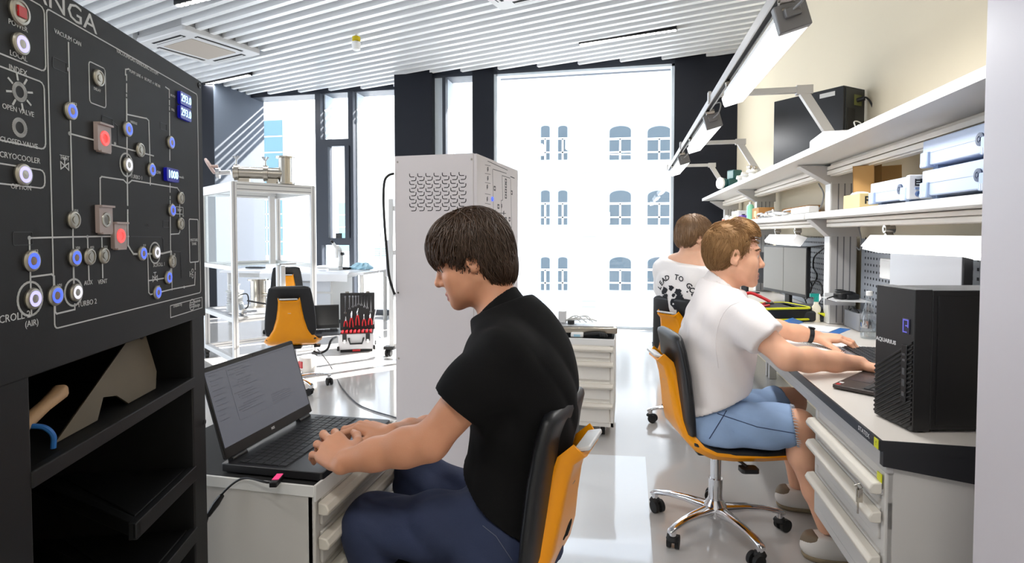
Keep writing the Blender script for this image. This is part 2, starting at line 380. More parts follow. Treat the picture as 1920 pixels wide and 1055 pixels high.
# ------------------------------------------------------------------ control racks
def rack_frame(name, label, origin, rotz, W, D, H, mat, matin, bays):
    t = thing(name, label, 'control rack', origin, rotz); T = WM[t]
    zb = 1.09 if bays else .0
    mb = MB(T); th = .02
    if bays:
        mb.box(-W, -W+.137, 0, D, 0, zb+.005); mb.box(-.062, 0, 0, D, 0, zb+.005); mb.box(-W, 0, D-.012, D, 0, zb); mb.box(-W, 0, 0, D, 0, .08)
        mb.box(-W, 0, .012, D, zb, zb+.012)
    mb.box(-W, 0, .012, D, zb, H)
    body = mb.build('body', mat, t, bevel=.003)
    p = MB(T).box(-W+.002, -.002, -.004, .012, zb if bays else .1, H-.003).build('front_panel', mat, t, bevel=.002)
    return t, T, body, p
rt, RT, rbody, rpanel = rack_frame('control_rack', 'charcoal control rack with lit push buttons and flow diagram, nearest the viewpoint', tuple(pd(375, 150, 1.2)*np.array([1, 1, 0])), math.radians(109.3), .66, .36, 1.60, rackbk, rackin, True)
a_ = math.radians(19.3); rb_ = pd(375, 150, 1.2); rn_ = (math.cos(a_), math.sin(a_), 0)
def R2(u, v):
    p = ppl(u, v, rb_, rn_)-rb_; return (p[0]*-math.sin(a_)+p[1]*math.cos(a_), p[2]+rb_[2])
FY = -.004
def line(mb, pts, wd=.0016, y=FY):
    for (a, b) in zip(pts[:-1], pts[1:]):
        a = Vector((a[0], 0, a[1])); b = Vector((b[0], 0, b[1])); dd = b-a
        if dd.length < 1e-5: continue
        nn = Vector((-dd.z, 0, dd.x)).normalized()*wd/2; e = dd.normalized()*wd/2; a -= e; b += e
        q = [a+nn, a-nn, b-nn, b+nn]
        mb.add([(p.x, y-.0005, p.z) for p in q]+[(p.x, y+.0005, p.z) for p in q], [(0, 1, 2, 3), (7, 6, 5, 4), (0, 4, 5, 1), (1, 5, 6, 2), (2, 6, 7, 3), (3, 7, 4, 0)])
def L2(mb, *uv, wd=.0016): line(mb, [R2(*q) for q in uv], wd)
def pxlen(u, v, n): return n*np.linalg.norm(ppl(u, v, rb_, rn_)-EYEP)/F
def txt(mb, s, u, v, size, align='CENTER', **k):
    x, z = R2(u, v); mb.text(s, size, TR(x, FY, z) @ RX(PI/2), .0003, align, **k)
def ring(mb, c, r, wd=.0018, n=28): line(mb, [(c[0]+r*math.cos(2*PI*i/n), c[1]+r*math.sin(2*PI*i/n)) for i in range(n+1)], wd)
g = MB(RT); g2 = MB(RT)
# outer frames: box edges are true verticals and horizontals on the panel
def rr(mb, x0, x1, z0, z1, r=.006, wd=.0018):
    p = rrect(x0, x1, z0, z1, r, 3); line(mb, p+[p[0]], wd)
xl_ = R2(86, 230)[0]
rr(g, xl_, R2(368, 300)[0], 1.143, R2(230, 100)[1])
for (ua, va, ub, vb) in ((-40, -30, 75, 133), (-40, 120, 78, 288), (-40, 294, 80, 366)):
    x1 = R2(77, (va+vb)/2)[0]; rr(g, -.655, x1, R2(30, vb-18)[1], R2(30, va+18)[1], .008)
def T_(s, u, v, sz, **k): txt(g, s, u, v, sz, **k)
T_('KANGA', 176, 51, .036, align='RIGHT', xs=1.35)
T_('VACUUM CAN', 122, 71, .0085); T_('VACUUM/GAS HANDLING SYSTEM', 255, 118, .0085)
T_('PUMP LINE \u2190 1K POT \u2190 HE IN', 268, 148, .0075); T_('POWER', 27, 48, .009); T_('LOCAL', 28, 105, .009)
T_('INDEX', 27, 132, .010); T_('OPEN VALVE', 28, 207, .009); T_('CLOSED VALVE', 30, 268, .009); T_('CRYOCOOLER', 32, 296, .010); T_('OPTION', 33, 351, .009)
T_('TEST', 115, 296, .009); T_('TURBO 1', 251, 332, .0095); T_('FLOW', 291, 323, .008); T_('mmol/s', 336, 332, .007); T_('TRAP', 332, 394, .008)
T_('MIXTURE', 360, 450, .0085); T_('TANK', 360, 457, .0085); T_('SCROLL 1', 294, 496, .010); T_('TURBO 2', 158, 568, .011); T_('AUX', 160, 530, .0095); T_('VENT', 187, 528, .0095)
T_('SCROLL 2', 18, 595, .013); T_('(AIR)', 53, 606, .011); T_('1K POT', 320, 180, .006); T_('STILL', 320, 206, .006)
T_('created by', 329, 572, .0085); T_('beumen', 366, 564, .010); T_('design', 366, 572, .010)
for s, u, v in (('V12', 60, 471), ('V20', 140, 465), ('V23', 167, 464), ('V11', 193, 463), ('V21', 106, 535), ('V16', 137, 395), ('V10', 266, 460), ('V9', 335, 362), ('V3', 282, 307), ('V5', 319, 383), ('V8', 339, 405), ('V7', 338, 362), ('V2', 323, 477), ('V6', 314, 508), ('V1', 294, 537), ('V4', 262, 273), ('NEEDLE', 246, 230), ('V13', 134, 195), ('V14', 317, 258), ('DELAY', 177, 168)):
    T_(s, u, v, .0058)
# pipes of the diagram
W1, W2 = .0022, .0032
L2(g, (122, 80), (130, 402), wd=W1); L2(g, (130, 402), (132, 540), wd=W1); L2(g, (124, 250), (230, 278), (283, 292), wd=W1)
L2(g, (232, 140), (232, 150), wd=W1); L2(g, (232, 157), (232, 172), wd=W1); L2(g, (232, 177), (232, 180), wd=W1); L2(g, (232, 186), (233, 300), (234, 384), wd=W2)
L2(g, (232, 214), (270, 222), (274, 226), (277, 318), (277, 346), wd=W1); L2(g, (236, 129), (230, 130), (230, 140), wd=W1); L2(g, (306, 163), (313, 168), (313, 183), wd=W1)
for a, b in ((188, 196), (200, 206), (211, 300), (344, 360), (368, 372), (376, 383), (383, 520)): L2(g, (313+(a-180)*.008, a), (313+(b-180)*.008, b), wd=W1)
L2(g, (183, 425), (182, 334), (185, 331), (226, 337), (232, 343), wd=W1); L2(g, (236, 343), (242, 338), (328, 352), (332, 358), (333, 410), (333, 434), (331, 438), (316, 439), wd=W1)
L2(g, (234, 394), (234, 400), wd=W2); L2(g, (234, 404), (235, 460), (239, 467), wd=W2); L2(g, (241, 470), (245, 476), (262, 476), (300, 475), (316, 471), wd=W2)
L2(g, (47, 446), (130, 444), (183, 443), (236, 443), wd=W1)
L2(g, (48, 446), (52, 590), wd=W1); L2(g, (51, 519), (90, 514), (95, 518), (97, 585), (100, 588), (134, 580), (134, 570), wd=W1)
L2(g, (158, 444), (161, 525), wd=W1); L2(g, (185, 443), (187, 520), wd=W1); L2(g, (132, 500), (133, 540), wd=W1)
L2(g, (272, 476), (274, 548), (277, 552), (318, 542), (361, 534), (362, 510), wd=W1); L2(g, (274, 526), (318, 519), wd=W1); L2(g, (317, 471), (318, 543), wd=W1)
L2(g, (362, 492), (362, 505), wd=W1); rr(g, R2(351, 450)[0], R2(368, 450)[0], R2(360, 491)[1], R2(360, 411)[1], .004, W1)
rr(g, R2(325, 395)[0], R2(339, 395)[0], R2(332, 401)[1], R2(332, 388)[1], .001, .0012); rr(g, R2(315, 575)[0], R2(375, 570)[0], R2(345, 586)[1], R2(345, 565)[1], .001, .0016)
for u, v in ((115, 311), (286, 522)):
    x, z = R2(u, v); line(g, [(x-.008, z+.005), (x-.008, z-.005), (x+.008, z+.005), (x+.008, z-.005), (x-.008, z+.005)], .0014); line(g, [(x, z), (x, z+.011)], .0014); line(g, [(x-.004, z+.011), (x+.004, z+.011)], .0014)
x, z = R2(357, 512); ring(g, (x, z+.005), .004, .0012, 12); ring(g, (x, z-.006), .004, .0012, 12); line(g, [(x-.012, z+.004), (x-.012, z-.006)], .0014); line(g, [(x-.012, z-.001), (x-.004, z-.001)], .0014)
for u, v in ((122, 130), (124, 250), (341, 538), (210, 269), (48, 446), (158, 444)): x, z = R2(u, v); ring(g, (x, z), .0012, .0024, 10)
x, z = R2(356, 571); ring(g, (x, z), .011, .0014); line(g, [(x-.011, z), (x+.011, z)], .0012); line(g, [(x-.010, z+.005), (x+.010, z+.005)], .0012); line(g, [(x-.010, z-.005), (x+.010, z-.005)], .0012); ring(g, (x, z), .005, .0012)
for u, v, k in ((232, 309, .030), (286, 474, .030), (50, 560, .034), (132, 548, .030)): ring(g, R2(u, v), k*.62, .0026)
x, z = R2(30, 172); ring(g, (x, z), .0095, .0045)
for i in range(8): a = PI/4*i+.2; line(g, [(x+.0145*math.cos(a), z+.0145*math.sin(a)), (x+.021*math.cos(a), z+.021*math.sin(a))], .0024)
ring(g, R2(30, 239), .0095, .0045)
x, z = R2(177, 152); rr(g, x-.020, x+.020, z-.036, z+.024, .005, .0016)
g.build('printed_diagram', printw, rt, smooth=0)
for u, v, s in ((106, 122, .014), (196, 228, .014), (302, 237, .012), (36, 447, .016), (307, 420, .012)):
    x, z = R2(u, v); rr(g2, x-s, x+s, z-s*.5, z+s*.5, .002, .001)
L2(g2, (240, 443), (298, 444), (301, 448), (302, 470), wd=.001); L2(g2, (320, 470), (334, 472), (336, 520), wd=.001); L2(g2, (216, 270), (215, 236), (205, 228), wd=.001); txt(g2, 'TV2', 271, 424, .008)
g2.build('faint_print', printd, rt, smooth=0)
blueL = M('lit blue ring', (90, 120, 255), .3, emis=(70, 100, 250), estr=.75); violL = M('lit pale violet ring', (200, 196, 255), .3, emis=(196, 190, 255), estr=.65)
whiteL = M('lit white ring', (235, 235, 245), .3, emis=(225, 225, 240), estr=.6); redL = M('lit red ring', (255, 90, 90), .3, emis=(255, 84, 80), estr=.55)
nick = M('button nickel', (168, 164, 154), .32, .85); orgb = M('copper button centre', (150, 128, 104), .35, .6)
def button(u, v, kind, r=.0125):
    x, z = R2(u, v); T = RT @ TR(x, FY, z) @ RX(PI/2)
    b = MB(T).lathe([(r, 0), (r*1.02, .0022), (r*.93, .0042), (r*.74, .0046), (r*.72, .0036), (.0, .0036)], 28).build('button', nick, rt)
    MB(T).lathe([(r*.42, .0036), (r*.40, .0046), (0, .0048)], 20).build('button_centre', orgb if kind == 'b' else nick, b)
    m = {'b': blueL, 'v': violL, 'w': whiteL, 'r': redL}.get(kind)
    if m: MB(T).lathe([(r*.76, .0040), (r*.74, .0050), (r*.46, .0050), (r*.44, .0040)], 28).build('button_ring', m, b)
    return b, T
for u, v, k in ((124, 208, 'b'), (232, 242, 'b'), (256, 281, 'n'), (232, 309, 'w'), (277, 318, 'b'), (314, 267, 'b'), (333, 371, 'n'), (316, 394, 'b'), (333, 419, 'n'), (130, 412, 'n'),
                (50, 489, 'b'), (132, 483, 'b'), (160, 481, 'n'), (187, 479, 'n'), (95, 554, 'b'), (53, 560, 'v'), (134, 548, 'w'), (260, 475, 'b'), (286, 473, 'w'), (317, 490, 'n'), (309, 520, 'b'), (288, 548, 'b'),
                (29, 82, 'v'), (34, 327, 'v'), (177, 146, 'n')): button(u, v, k, .0135 if u < 110 else .0125)
b, T = button(27, 22, 'n', .016)
MB(T).box(-.0065, .0065, -.0065, .0065, .0036, .0056).build('button_symbol', redm, b)
guard = M('frosted button guard', (176, 160, 156), .35)
for u, v, lit in ((183, 259, 1), (186, 412, 0), (214, 442, 1)):
    x, z = R2(u, v); T = RT @ TR(x, FY, z) @ RX(PI/2)
    gd = MB(T).prism(rrect(-.017, .017, -.020, .020, .002, 2), 0, .006).box(-.017, .017, .019, .022, 0, .010).box(-.012, .012, -.022, -.019, 0, .008).build('switch_guard', guard, rt)
    if lit: MB(T).lathe([(.0115, .006), (.011, .0072), (.0065, .0072), (.006, .006)], 28).build('guard_light', redL, gd)
    else: MB(T).lathe([(.0115, .006), (.011, .0072), (.0075, .0072), (.007, .006)], 28).build('guard_light', nick, gd)
dispm = M('display bezel navy', (10, 12, 90), .3, emis=(10, 12, 120), estr=.6); digm = M('lit cyan digits', (190, 235, 255), .3, emis=(200, 240, 255), estr=1.0)
for u, v, s in ((339, 187, '293.0'), (339, 213, '293.0'), (314, 328, '1000')):
    x, z = R2(u, v); T = RT @ TR(x, FY, z) @ RX(PI/2)
    dp = MB(T).prism(rrect(-.024, .024, -.0125, .0125, .003, 2), 0, .006).build('display', dispm, rt)
    MB(T).text(s, .021, TR(0, 0, .0065), .0003, bold=.0002, xs=.95).build('display_digits', digm, dp, smooth=0)
x, z = R2(369, 160)
for xx, zz in ((x, z), (-.02, .86), (-.64, .86)): MB(RT @ TR(xx, FY, zz) @ RX(PI/2)).lathe([(.006, 0), (.006, .002), (.003, .002), (.003, .001), (0, .001)], 14).build('screw', black, rt)
# shelves inside the open bay
for nm, z, x0 in (('shelf', .955, -.525), ('shelf', .756, -.290), ('shelf', .625, -.290), ('shelf', .47, -.525)):
    m = MB(RT)
    if x0 < -.5: m.box(x0, -.055, .0, .32, z, z+.012); m.box(x0, -.055, -.002, .012, z-.008, z+.014)
    else:                                                    # corner shelf with a slanting left edge and folded rims
        z += .010; m.prism([(x0, 0), (-.055, 0), (-.055, .30), (-.080, .30)], z, z+.010); m.box(x0, -.055, -.002, .012, z-.016, z+.014)
        m.prism([(x0-.004, -.002), (x0+.014, -.002), (-.066, .30), (-.084, .30)], z-.012, z+.0135); m.prism([(x0+.03, .016), (-.062, .016), (-.062, .26)], z+.009, z+.0125)
    m.build(nm, rackbk, rt, bevel=.002)
blade = M('dull saw steel', (104, 94, 76), .5, .3, var=.2, vscale=9); woodh = M('pale wooden handle', (196, 160, 122), .6, var=.15, vscale=12)
dgreen = M('dark green plastic', (18, 44, 38), .5)
def rackthing(name, label, cat, x, y, z): return thing(name, label, cat, tuple(RT @ Vector((x, y, z))), math.radians(109.3))
t = rackthing('steel_plate', 'long tapered bare steel plate leaning on the rack shelf', 'plate', -.2, .12, .97)
T = RT @ TR(-.425, .035, .969) @ RX(-.25)
MB(T).prism([(0, 0), (.10, .0), (.13, .03), (.165, .022), (.19, .0), (.285, .0), (.305, .03), (.305, .105), (.285, .118), (.27, .118)], 0, .003, 'y').build('blade', blade, t)
MB(T).cyl((.287, -.002, .105), (.287, .005, .105), .006).build('hole_bush', black, t)
t = rackthing('hand_file', 'slim file with pale wooden handle lying in the black rack', 'file', -.45, .1, .97)
T = RT @ TR(-.535, .05, .985) @ RY(-.32)
MB(T).tube([(.05, 0, 0), (.07, 0, 0), (.12, 0, 0), (.155, 0, 0), (.165, 0, 0)], [.008, .010, .009, .012, .006], 12).build('handle', woodh, t)
MB(T).tube([(-.06, 0, 0), (.05, 0, 0)], [.003, .006], 6).build('shank', steel, t)
t = rackthing('tool_pouch', 'dark green tool pouch slumped at the back of the rack shelf', 'tool pouch', -.45, .2, .967)
m = MB(RT @ TR(-.40, .24, .969)); m.loft([[(x, y, z) for x, y in rrect(-.10*s, .12*s, -.07*s, .07*s, .02)] for z, s in ((0, 1), (.03, 1.04), (.07, .9), (.09, .75))]); m.build('body', dgreen, t)
m = MB(RT @ TR(-.40, .24, .969)); m.tube(spline([(-.08, -.06, .06), (-.02, -.085, .10), (.06, -.07, .09), (.1, -.06, .02)]), .004); m.build('strap', black, t)
t = rackthing('steel_rod', 'thin dark steel rod lying high at the back of the rack', 'rod', -.3, .25, 1.0)
MB(RT).tube([(-.58, .28, 1.01), (-.20, .27, 1.075)], .004).build('rod_shaft', M('dark rod', (60, 62, 60), .4, .6), t); MB(RT).tube([(-.21, .27, 1.073), (-.185, .27, 1.078)], .006).build('rod_tip', black, t)
t = rackthing('blue_hose', 'short curved blue hose end hanging in the black rack', 'hose', -.47, .08, .97)
MB(RT).tube(spline([(-.452, .02, .972), (-.452, .02, .99), (-.455, .03, 1.003), (-.462, .05, 1.008)]), .0035).build('hose_tube', bluep, t)
t = rackthing('storage_case', 'shallow dark case with pale lid on the lower rack shelf', 'case', -.47, .15, .51)
m = MB(RT).box(-.515, -.30, .03, .30, .483, .60); m.build('case_body', M('dark brown plastic', (44, 32, 34), .4), t, bevel=.006)
MB(RT).box(-.518, -.297, .027, .303, .60, .612).build('lid', M('dull tan lid', (92, 76, 68), .45), t, bevel=.003)
t = rackthing('bent_hinge', 'pale metal bracket with black round knob on the storage case', 'bracket', -.45, .1, .614)
m = MB(RT @ TR(-.40, .14, .613)).prism([(-.08, -.05), (.09, -.06), (.07, .04), (-.02, .10), (-.06, .06)], 0, .05); m.build('bracket_plate', blade, t, bevel=.01)
MB(RT @ TR(-.355, .11, .663)).lathe([(.026, 0), (.026, .018), (.018, .024), (0, .024)]).build('knob', black, t)
t = rackthing('blue_cable_plug', 'blue cable with metal plug beside the metal bracket in the rack', 'cable', -.52, .08, .62)
MB(RT).tube(spline([(-.49, .06, .615), (-.50, .05, .66), (-.475, .06, .70), (-.44, .10, .71)]), .005).build('cable', bluep, t)
MB(RT).tube([(-.485, .06, .63), (-.44, .05, .65)], [.008, .012]).build('plug', steel, t)

# tall white rack
wo = pd(970, 318, 3.045); wt, WT, wbody, wpanel = rack_frame('white_control_rack', 'tall white powder coated rack with slotted vent, standing behind the black laptop', (wo[0], wo[1], 0), math.radians(94.07-8.14), .675, .39, 1.617, rackwh, rackwh, False)
m = MB(WT)   # vent slots on the side facing the camera (x = -W); columns of J-shaped slots
slots = []
def bez(p, c, q, n=4): return [((1-t)**2*p[0]+2*t*(1-t)*c[0]+t*t*q[0], (1-t)**2*p[1]+2*t*(1-t)*c[1]+t*t*q[1]) for t in [i/n for i in range(n+1)]]
for c in range(7):
    for r in range(5):
        y0 = .315-c*.0395; z0 = 1.535-r*.0335
        for path in ([(0, 0), (0, -.006)]+bez((0, -.006), (0, -.014), (-.010, -.014))+[(-.022, -.014)], [(-.031, -.018+.002), (-.031, -.022)]+bez((-.031, -.022), (-.031, -.031), (-.021, -.031))+[(-.009, -.031)]):
            slots.append([(y0+p[0], z0+p[1]) for p in path])
for s in slots:
    for (a, b) in zip(s[:-1], s[1:]):
        a = Vector((0, a[0], a[1])); b = Vector((0, b[0], b[1])); dd = (b-a)
        if dd.length < 1e-6: continue
        nn = Vector((0, -dd.z, dd.y)).normalized()*.0017; e = dd.normalized()*.0012; a -= e; b += e
        q = [a+nn, a-nn, b-nn, b+nn]; x0 = -.675-.0006
        m.add([(x0, p.y, p.z) for p in q]+[(x0+.002, p.y, p.z) for p in q], [(0, 1, 2, 3), (7, 6, 5, 4), (0, 4, 5, 1), (1, 5, 6, 2), (2, 6, 7, 3), (3, 7, 4, 0)])
m.build('vent_slots', M('vent shadow black', (22, 20, 22), .8), wt, smooth=0)
for yy, zz in ((.375, 1.59), (.02, 1.59), (.375, 1.0), (.375, .7), (.02, .7)): MB(WT @ TR(-.675, yy, zz) @ RY(-PI/2)).lathe([(.005, 0), (.004, .002), (0, .002)], 12).build('screw', steel, wt)
a2 = math.radians(94.07-8.14-90)
def W2(u, v):
    nn = (math.cos(a2), math.sin(a2), 0); p = ppl(u, v, (wo[0], wo[1], 0), nn); q = WT.inverted() @ Vector(p); return (q.x, q.z)
g = MB(WT)
def LW(*uv, wd=.003): line(g, [W2(*q) for q in uv], wd, -.004)
LW((913, 302), (950, 319)); LW((923, 317), (948, 325)); LW((922, 318), (924, 415)); LW((940, 330), (941, 375), (938, 376), (939, 420)); LW((956, 336), (958, 425)); LW((940, 329), (955, 334)); LW((922, 398), (947, 400)); LW((945, 424), (958, 426)); LW((956, 331), (963, 334), wd=.005)
for u, v in ((926, 353), (947, 339), (947, 348), (947, 358), (947, 368), (958, 361), (933, 387), (954, 411), (947, 411)):
    x, z = W2(u, v); rr(g, x-.012, x+.012, z-.008, z+.008, .002, .006)
for u, v in ((913, 317), (913, 334), (912, 350), (912, 373), (912, 396), (927, 397), (943, 399), (939, 386), (939, 410), (957, 432), (955, 445), (960, 440)):
    x, z = W2(u, v); ring(g, (x, z), .007, .004, 10); line(g, [(x-.004, z-.012), (x+.006, z+.010)], .003)
for v in (309, 325, 342, 363, 381): LW((908, v), (918, v+2), wd=.002)
g.build('printed_diagram', printk, wt, smooth=0)
x, z = W2(921, 373); MB(WT @ TR(x, -.004, z) @ RX(PI/2)).lathe([(.011, 0), (.010, .006), (0, .006)], 14).build('button', blueL, wt)

# ------------------------------------------------------------------ drawer cabinets
def drawer_cab(name, label, loc, rotz, W, D, z0, z1, fronts, mat=greycab, cast=True, mat_top=True, keys=False, group='grey drawer cabinets'):
    t = thing(name, label, 'drawer cabinet', loc, rotz, group); T = WM[t]
    mb = MB(T); mb.box(-W/2, W/2, .004, D, z0, z1-.012); mb.box(-W/2, -W/2+.022, -.0, .02, z0, z1-.012); mb.box(W/2-.022, W/2, -.0, .02, z0, z1-.012); mb.box(-W/2, W/2, 0, .02, z0, z0+.03)
    mb.build('body', mat, t, bevel=.003)
    if mat_top:
        MB(T).box(-W/2+.004, W/2-.004, .004, D-.004, z1-.012, z1-.002).build('rubber_mat', rubber, t)
        m = MB(T); e = .006
        m.box(-W/2-.002, W/2+.002, -.004, 0.002, z1-.035, z1+.006); m.box(-W/2-.003, -W/2+.003, 0, D, z1-.024, z1+.004); m.box(W/2-.003, W/2+.003, 0, D, z1-.024, z1+.004)
        m.build('top_rim', white, t, bevel=.002)
    for (a, b) in fronts:
        d = MB(T).box(-W/2+.026, W/2-.026, -.004, .02, a, b).build('drawer', mat, t, bevel=.003)
        prof = [(-.004, b-.004), (-.026, b-.008), (-.034, b-.022), (-.030, b-.034), (-.018, b-.036), (-.004, b-.034)]
        MB(T).prism(prof, -W/2+.006, W/2-.006, 'x').build('handle', creamh, d, bevel=.003)
        MB(T).box(-W/2+.03, W/2-.03, -.0045, .0, b, b+.006).build('gap_shadow_strip', black, d) if False else None
    if cast:
        for sx in (-1, 1):
            for y in (.07, D-.07):
                c = MB(T @ TR(sx*(W/2-.07), y, 0)); c.cyl((-.013, .02, .04), (.013, .02, .04), .04, n=20); cs = c.build('caster', rubber, t)
                f = MB(T @ TR(sx*(W/2-.07), y, 0)); f.box(-.02, .02, -.03, .03, .075, z0); f.box(-.018, -.0145, -.0, .034, .03, .078); f.box(.0145, .018, -.0, .034, .03, .078); f.cyl((-.02, .02, .04), (.02, .02, .04), .008); f.build('fork', white, cs)
    if keys:
        x = W/2-.02; k = MB(T @ TR(x, -.006, z1-.085) @ RX(PI/2)).lathe([(.010, -.01), (.010, .004), (.007, .006), (0, .006)], 16).build('lock', chrome, t)
        m = MB(T); m.box(x-.038, x-.034, -.045, -.030, z1-.135, z1-.10); m.tube([(x-.036, -.037, z1-.10), (x-.036, -.05, z1-.09), (x-.036, -.037, z1-.085), (x-.036, -.03, z1-.095)], .0015, closed=True); m.box(x-.044, x-.026, -.043, -.039, z1-.12, z1-.10); m.box(x-.037, x-.033, -.043, -.039, z1-.165, z1-.12)
        m.build('key', steel, k)
        MB(T).box(x-.012, x+.012, -.0065, -.004, z1-.062, z1-.038).build('warning_sticker', yellowm, t)
    return t
fr3 = [(.52, .605), (.41, .50), (.27, .39), (.10, .25)]
cabL = drawer_cab('drawer_cabinet', 'grey drawer cabinet under the open black laptop', (-.733, 1.425, 0), PI/2, .475, .57, .09, .66, [(.555, .625), (.46, .54), (.29, .445), (.11, .275)])
cabR = drawer_cab('drawer_cabinet', 'grey rolling drawer cabinet with clutter on top, behind the man in black', (-.345, 3.43, 0), 0, .53, .55, .075, .615, [(.50, .58), (.365, .485), (.245, .35), (.10, .23)], mat=M('grey steel cabinet lightened', (234, 230, 222), .42, var=.02))  # lighter copy of the grey steel, making up for missing front light
# ------------------------------------------------------------------ laptops
keym = M('black keycaps', (30, 31, 34), .5); lapm = M('black laptop shell', (34, 34, 37), .38, .1); bezel = M('black bezel', (20, 20, 22), .4)
padm = M('touchpad', (58, 60, 66), .25)
def laptop(name, label, loc, rotz, W, D, tilt, h=.022, lit=True, mark='MSI', shell=lapm, numkey=True, pad_x=-.03, group='open laptops'):
    """front edge on local -Y, hinge on +Y; origin at the base centre"""
    t = thing(name, label, 'laptop', loc, rotz, group); T = WM[t]
    b = MB(T).prism(rrect(-W/2, W/2, -D/2, D/2, .008, 3), .004, h).build('base', shell, t, bevel=.002)
    MB(T).box(-W/2+.012, W/2-.012, -D*.13, D*.36, h-.001, h+.0006).build('keyboard_deck', bezel, t)
    rows, nk = 6, 18 if numkey else 14; kw = (W-.032)/nk; kh = D*.475/rows
    for r in range(rows):                                    # each keycap row is one strip of keys
        m = MB(T)
        for k in range(nk):
            if r == 5 and 4 <= k <= 8:
                if k == 4: x0 = -W/2+.016+4*kw; m.box(x0+.001, x0+5*kw-.001, D*.355-(r+1)*kh+.001, D*.355-r*kh-.001, h, h+.0028)
                continue
            x0 = -W/2+.016+k*kw; m.box(x0+.0011, x0+kw-.0011, D*.355-(r+1)*kh+.0012, D*.355-r*kh-.0012, h, h+.0028)
        m.build('key_row', keym, t, bevel=.0006, seg=1)
    MB(T).prism(rrect(pad_x-.058, pad_x+.058, -D/2+.014, -D*.16, .003, 2), h-.001, h+.0008).build('touchpad', padm, t)
    hz = h+.002; S = T @ TR(0, D/2-.012, hz) @ RX(-tilt)       # screen: local z up the lid
    H = W*.615
    l = MB(S).prism(rrect(-W/2+.002, W/2-.002, .006, H, .006, 3), -.003, .004, 'y').build('lid', shell, t, bevel=.0015)
    MB(S).box(-W/2+.004, W/2-.004, -.0042, -.0028, .008, H-.003).build('bezel', bezel, l)
    sx, s0, s1 = W/2-.009, .034, H-.012
    MB(S).box(-sx, sx, -.0052, -.0040, s0, s1).build('screen', screeng if lit else blackg, l)
    if lit:
        m = MB(S); rnd = random.Random(3); z = s1-.014
        m.box(-sx+.003, sx-.003, -.0056, -.005, s1-.006, s1-.0045)
        for k in range(20):
            ind = rnd.choice([0, 0, .012, .024]); x = -sx+.082+ind
            if k % 5 != 4: m.box(x, x+rnd.uniform(.02, .09), -.0056, -.005, z, z+.0014)
            if k % 2 == 0: m.box(-sx+.01, -sx+rnd.uniform(.03, .06), -.0056, -.005, z, z+.0014)
            z -= .0066
        m.box(-sx+.074, -sx+.0745, -.0056, -.005, s0+.05, s1-.01); m.box(-sx+.074, sx-.04, -.0056, -.005, s0+.048, s0+.0485)
        for k in range(5): m.box(.03, .03+rnd.uniform(.06, .12), -.0056, -.005, s0+.052+k*.006, s0+.0532+k*.006)
        m.build('screen_text', screentx, l)
        MB(S).text(mark, .010, TR(0, -.0045, .021) @ RX(PI/2), .0002, bold=.0003).build('maker_mark', printw, l, smooth=0)
    MB(S).cyl((0, -.004, H-.006), (0, -.0046, H-.006), .0018).build('webcam', blackg, l)
    for s in (-1, 1): MB(T).cyl((s*(W/2-.05)-.028, D/2-.012, hz), (s*(W/2-.05)+.028, D/2-.012, hz), .008).build('hinge', shell, t)
    MB(T).box(-W/2+.02, W/2-.02, -D/2+.02, D/2-.02, 0, .0045).build('rubber_feet', rubber, t)
    return t, T, S
lt, LT, LS = laptop('laptop', 'large open black laptop with lit grey screen, under the hands of the man in black', (-.872, 1.415, .659), PI/2, .40, .285, math.radians(17), .024)
t = thing('charging_cable', 'black charging cable with ferrite lump hanging from the black laptop', 'cable', tuple(LT @ Vector((-.205, -.03, .012))))
c0 = LT @ Vector((-.206, -.035, .012))
pts = [tuple(c0), (c0.x+.00, c0.y-.045, c0.z+.002), (-.925, 1.178, .668), (-.985, 1.165, .615), (-1.005, 1.15, .56), (-1.02, 1.15, .45), (-1.03, 1.16, .32), (-1.05, 1.17, .10)]
MB().tube(spline(pts, 8), .0028).build('cable', black, t)
MB().tube([(-.972, 1.167, .627), (-.985, 1.163, .608), (-1.002, 1.155, .580)], [.006, .0085, .006], 10).build('ferrite', black, t)
MB(Matrix.Translation(c0) @ RZ(.25)).box(-.009, .009, -.055, -.004, -.006, .007).build('connector', black, t, bevel=.002)
MB(Matrix.Translation(c0) @ RZ(.25)).box(-.0075, .0075, -.040, -.008, .007, .008).build('connector_label', M('pink label', (250, 60, 130), .4, emis=(250, 50, 120), estr=.4), t)

